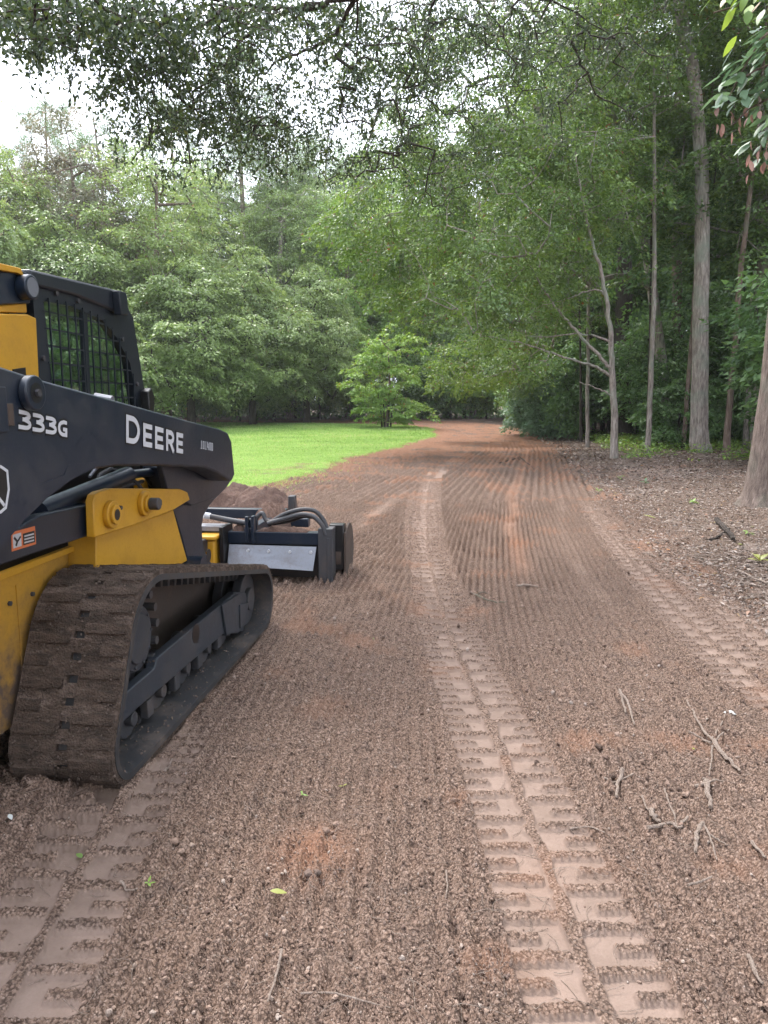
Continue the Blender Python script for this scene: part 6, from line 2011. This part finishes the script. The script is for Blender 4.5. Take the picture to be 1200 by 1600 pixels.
stick('forked pale root with two long prongs lying point up right of the tread print', [(968, 1085), (974, 1105), (977, 1122)], 4, [([(968, 1083), (982, 1105), (991, 1136)], 4)], cat='root', name='root')
stick('thick crooked root running to lower right from the silver leaf', [(1115, 1162), (1130, 1175), (1143, 1187), (1157, 1200)], 7,
      [([(1115, 1162), (1100, 1140), (1085, 1118), (1073, 1098)], 4), ([(1112, 1158), (1120, 1145), (1133, 1120)], 3.5), ([(1110, 1165), (1095, 1158), (1075, 1148)], 3.5), ([(1115, 1165), (1128, 1150), (1145, 1137)], 3), ([(1112, 1168), (1112, 1190), (1108, 1215)], 3)], cat='root', name='root')
stick('short stout stub standing among the roots', [(1104, 1228), (1106, 1245), (1110, 1262)], 8, cat='stick')
stick('dark crosspiece above the short stub', [(1085, 1234), (1100, 1231), (1118, 1225)], 5)
stick('thin straight twig right of the short stub', [(1098, 1212), (1120, 1220), (1148, 1228)], 3)
stick('grey stick leaning beside the dark hollow right of the tread print', [(973, 1210), (967, 1228), (963, 1250)], 6, [([(944, 1211), (960, 1209), (990, 1208)], 3)])
stick('stout pale stick end below the grey stick', [(1016, 1270), (1022, 1282), (1029, 1292)], 8)
stick('curved stick touching the stout pale stick end', [(1012, 1298), (1030, 1296), (1048, 1290), (1062, 1296), (1074, 1282)], 6)
stick('hooked thin twig above the curved stick', [(1038, 1235), (1044, 1255), (1052, 1272), (1058, 1292)], 3, [([(1003, 1245), (1012, 1256), (1022, 1266)], 3)])
stick('bent root at the lower right with two feelers', [(1098, 1292), (1090, 1308), (1086, 1335)], 7, [([(1100, 1296), (1112, 1318), (1120, 1345)], 3), ([(1110, 1310), (1125, 1318), (1138, 1324)], 3)], cat='root', name='root')
stick('pale twig at the right border below the roots', [(1174, 1320), (1184, 1332), (1196, 1346)], 5)
stick('long thin twig lying flat at the lower right', [(1075, 1390), (1095, 1382), (1112, 1375)], 4)
stick('pale stick at the lower right corner', [(1168, 1500), (1180, 1520), (1192, 1538)], 6)
stick('straw stalk lying across the dirt at the bottom of the photo', [(470, 1558), (520, 1556), (570, 1570), (610, 1580)], 3)
stick('thin upright-looking root left of the bottom', [(440, 1490), (432, 1530), (418, 1572)], 4)
stick('thin curved root near the middle of the tread print', [(697, 1365), (699, 1385), (696, 1405)], 3)
stick('slim twig crossing the tread print edge', [(890, 1300), (920, 1301), (945, 1305)], 3)
stick('short twig at the left beside the rear of the track', [(188, 1382), (200, 1388), (214, 1394)], 4)
stick('small dark twig beside the track belt', [(255, 1212), (262, 1206), (270, 1200)], 4, mat='twig')
stick('dark branch lying on the dirt in the middle distance', [(735, 928), (755, 938), (775, 945), (792, 942)], 3, [([(745, 933), (752, 928), (762, 932)], 3)], mat='bark_brown', cat='branch', name='fallen_branch')
stick('small stick below the red smooth strip', [(808, 918), (825, 921), (840, 920)], 4)
stick('long grey branch lying in the litter near the flared oak', [(1120, 815), (1132, 832), (1145, 848)], 8, [([(1110, 845), (1125, 838), (1140, 830)], 4)], mat='bark_dark', cat='branch', name='fallen_branch')
stick('pale straw blades lying at the right edge of the litter', [(1150, 895), (1170, 903), (1198, 915)], 4, [([(1165, 880), (1185, 881), (1199, 882)], 4), ([(1150, 912), (1175, 916), (1199, 920)], 3)])
stick('bare branch lying across the drive in the distance', [(780, 722), (800, 720), (812, 716)], 2, [([(812, 716), (822, 724), (828, 728)], 1.5)], mat='bark_dark', cat='branch', name='fallen_branch')

def ground_leaf(label, px, py, size_px, W, mat, rz, curl=0.15, tilt=(0.1, 0.1), name='fallen_leaf', parent=None):
    p = PG(px, py)
    d = (p - Vector((0, 0, CAMH))).length
    Lg = size_px * d / FPX
    me = leaf_mesh(name, Lg, Lg * W, curl, M[mat], 0.5)
    o = bpy.data.objects.new(name, me)
    COL.objects.link(o)
    o.location = p + Vector((0, 0, 0.012 + 0.1 * Lg))
    o.rotation_euler = (tilt[0], tilt[1], rz)
    tag(o, label, 'leaf')
    return o
ground_leaf('yellow-green fallen leaf on the raked dirt at the bottom centre-left', 422, 1402, 24, 0.42, 'leaf_yellow', 0.15)
ground_leaf('silvery grey leaf lying at the right beside the crooked root', 1130, 1113, 42, 0.3, 'leaf_silver', 0.25)
ground_leaf('tiny green leaf near the rear of the track', 118, 1322, 14, 0.5, 'leaf_fresh', -0.4)
ground_leaf('small pale leaf at the left edge behind the track', 14, 1278, 12, 0.5, 'leaf_silver', -0.8)
ground_leaf('small yellow leaf among the crooked roots', 1082, 1164, 12, 0.5, 'leaf_yellow', 0.4)
ground_leaf('long pale green leaf lying in the litter at the drive edge', 1004, 809, 22, 0.25, 'leaf_yellow', -0.3)
ground_leaf('yellow leaf in the litter at the lower right of the oak', 1152, 852, 18, 0.4, 'leaf_yellow', 0.2)
ground_leaf('bright yellow leaf nearest the flared oak', 1171, 825, 13, 0.4, 'leaf_yellow', 0.3)
ground_leaf('orange-brown leaf at the edge of the dirt drive', 995, 858, 24, 0.35, 'leaf_orange', -0.2)
ground_leaf('small round orange leaf right of the larger orange one', 1041, 860, 9, 0.8, 'leaf_orange', 0.2)
ground_leaf('pale scrap of bark between drive and tall trunk', 1104, 742, 12, 0.6, 'leaf_silver', 0.2)
ground_leaf('tan curled leaf left of the flared oak', 1112, 829, 14, 0.45, 'leaf_orange', 2.6, 0.5)

def seedling(label, px, py, size_px, n, mat, seed):
    p = PG(px, py)
    d = (p - Vector((0, 0, CAMH))).length
    s = 0.68 * size_px * d / FPX
    g = random.Random(seed)
    e = empty('seedling', p)
    tag(e, label, 'seedling')
    me = leaf_mesh('leaf', s * 0.6, s * 0.22, 0.3, M[mat], 0.6)
    MB().tube([(0, 0, -0.005), (0.003, 0, s * 0.35)], 0.0015 + s * 0.01, 5).build('stem', M[mat] if False else M['twig'], e)
    for i in range(n):
        o = bpy.data.objects.new('leaf', me)
        COL.objects.link(o)
        o.parent = e
        o.location = (0, 0, s * g.uniform(0.1, 0.35))
        o.rotation_euler = (g.uniform(-.3, .3), g.uniform(-0.9, 0.1), i * 6.28 / n + g.uniform(-.4, .4))
seedling('tiny green seedling on the dirt left of centre', 472, 1243, 22, 4, 'leaf_fresh', 1)
seedling('single yellow-green sprout right of the tiny seedling', 536, 1232, 18, 2, 'leaf_yellow', 2)
seedling('small green weed at the bottom left beside the wide print', 232, 1380, 24, 5, 'leaf_fresh', 3)
seedling('green leafy sprig in the litter at the foot of the flared oak', 1168, 838, 24, 6, 'leaf_fresh', 4)
seedling('blue-green sprig standing in the litter near the forked tree', 1008, 758, 22, 6, 'leaf_pale', 5)
seedling('yellow-green sprig in the litter right of the forked tree', 968, 748, 20, 5, 'leaf_fresh', 6)
seedling('grass-like tuft in the middle of the litter', 1083, 788, 22, 8, 'leaf_fresh', 7)
seedling('yellow grassy tuft at the right edge of the litter', 1186, 880, 40, 9, 'leaf_yellow', 8)
seedling('pale tuft at the dirt edge left of the long pale leaf', 935, 770, 20, 6, 'leaf_fresh', 9)
seedling('tiny sprout in the far furrows ahead of the rake', 584, 1000, 14, 3, 'leaf_fresh', 10)

def clods():
    g = random.Random(3)
    spots = [(935, 1166, 13, 'single fist-sized clod beside the dark hollow right of the tread print'), (945, 1185, 10, 'clod at the upper rim of the dark hollow'), (920, 1190, 9, 'clod at the left rim of the dark hollow'),
             (955, 1215, 11, 'clod inside the dark hollow'), (508, 1300, 12, 'reddish clod on the small heap left of centre'), (525, 1290, 10, 'upper clod of the small reddish heap'),
             (482, 1368, 13, 'lower clod of the small reddish heap'), (496, 1362, 12, 'clod beside the lowest one of the small reddish heap'), (272, 1312, 13, 'clod just right of the wide print at the lower left'),
             (283, 1330, 10, 'small clod below the one right of the wide print'), (300, 1323, 9, 'third clod right of the wide print'), (1060, 1235, 10, 'pale clod among the roots at the right'), (1073, 1236, 10, 'second pale clod among the roots')]
    for i, (px, py, s, lab) in enumerate(spots):
        p = PG(px, py)
        r = s * (p - Vector((0, 0, CAMH))).length / FPX / 2
        bm = bmesh.new()
        bmesh.ops.create_icosphere(bm, subdivisions=3, radius=1)
        for v in bm.verts:
            q = v.co * 1.4 + Vector((i * 3.1, 0, 0))
            k = 1 + 0.28 * math.sin(q.x * 2.1 + 1) * math.sin(q.y * 2.7 + i) + 0.14 * math.sin(q.z * 6 + q.x * 5) + g.uniform(-0.05, 0.05)
            v.co = Vector((v.co.x * r * k, v.co.y * r * k * 0.85, v.co.z * r * k * 0.7))
        me = bpy.data.meshes.new('soil_clod')
        bm.to_mesh(me); bm.free()
        me.materials.append(M['clod'])
        me.polygons.foreach_set('use_smooth', [True] * len(me.polygons))
        o = bpy.data.objects.new('soil_clod', me)
        COL.objects.link(o)
        o.location = p + Vector((0, 0, r * 0.35))
        o.rotation_euler = (0, 0, g.uniform(0, 6))
        tag(o, lab, 'clod of soil')
clods()
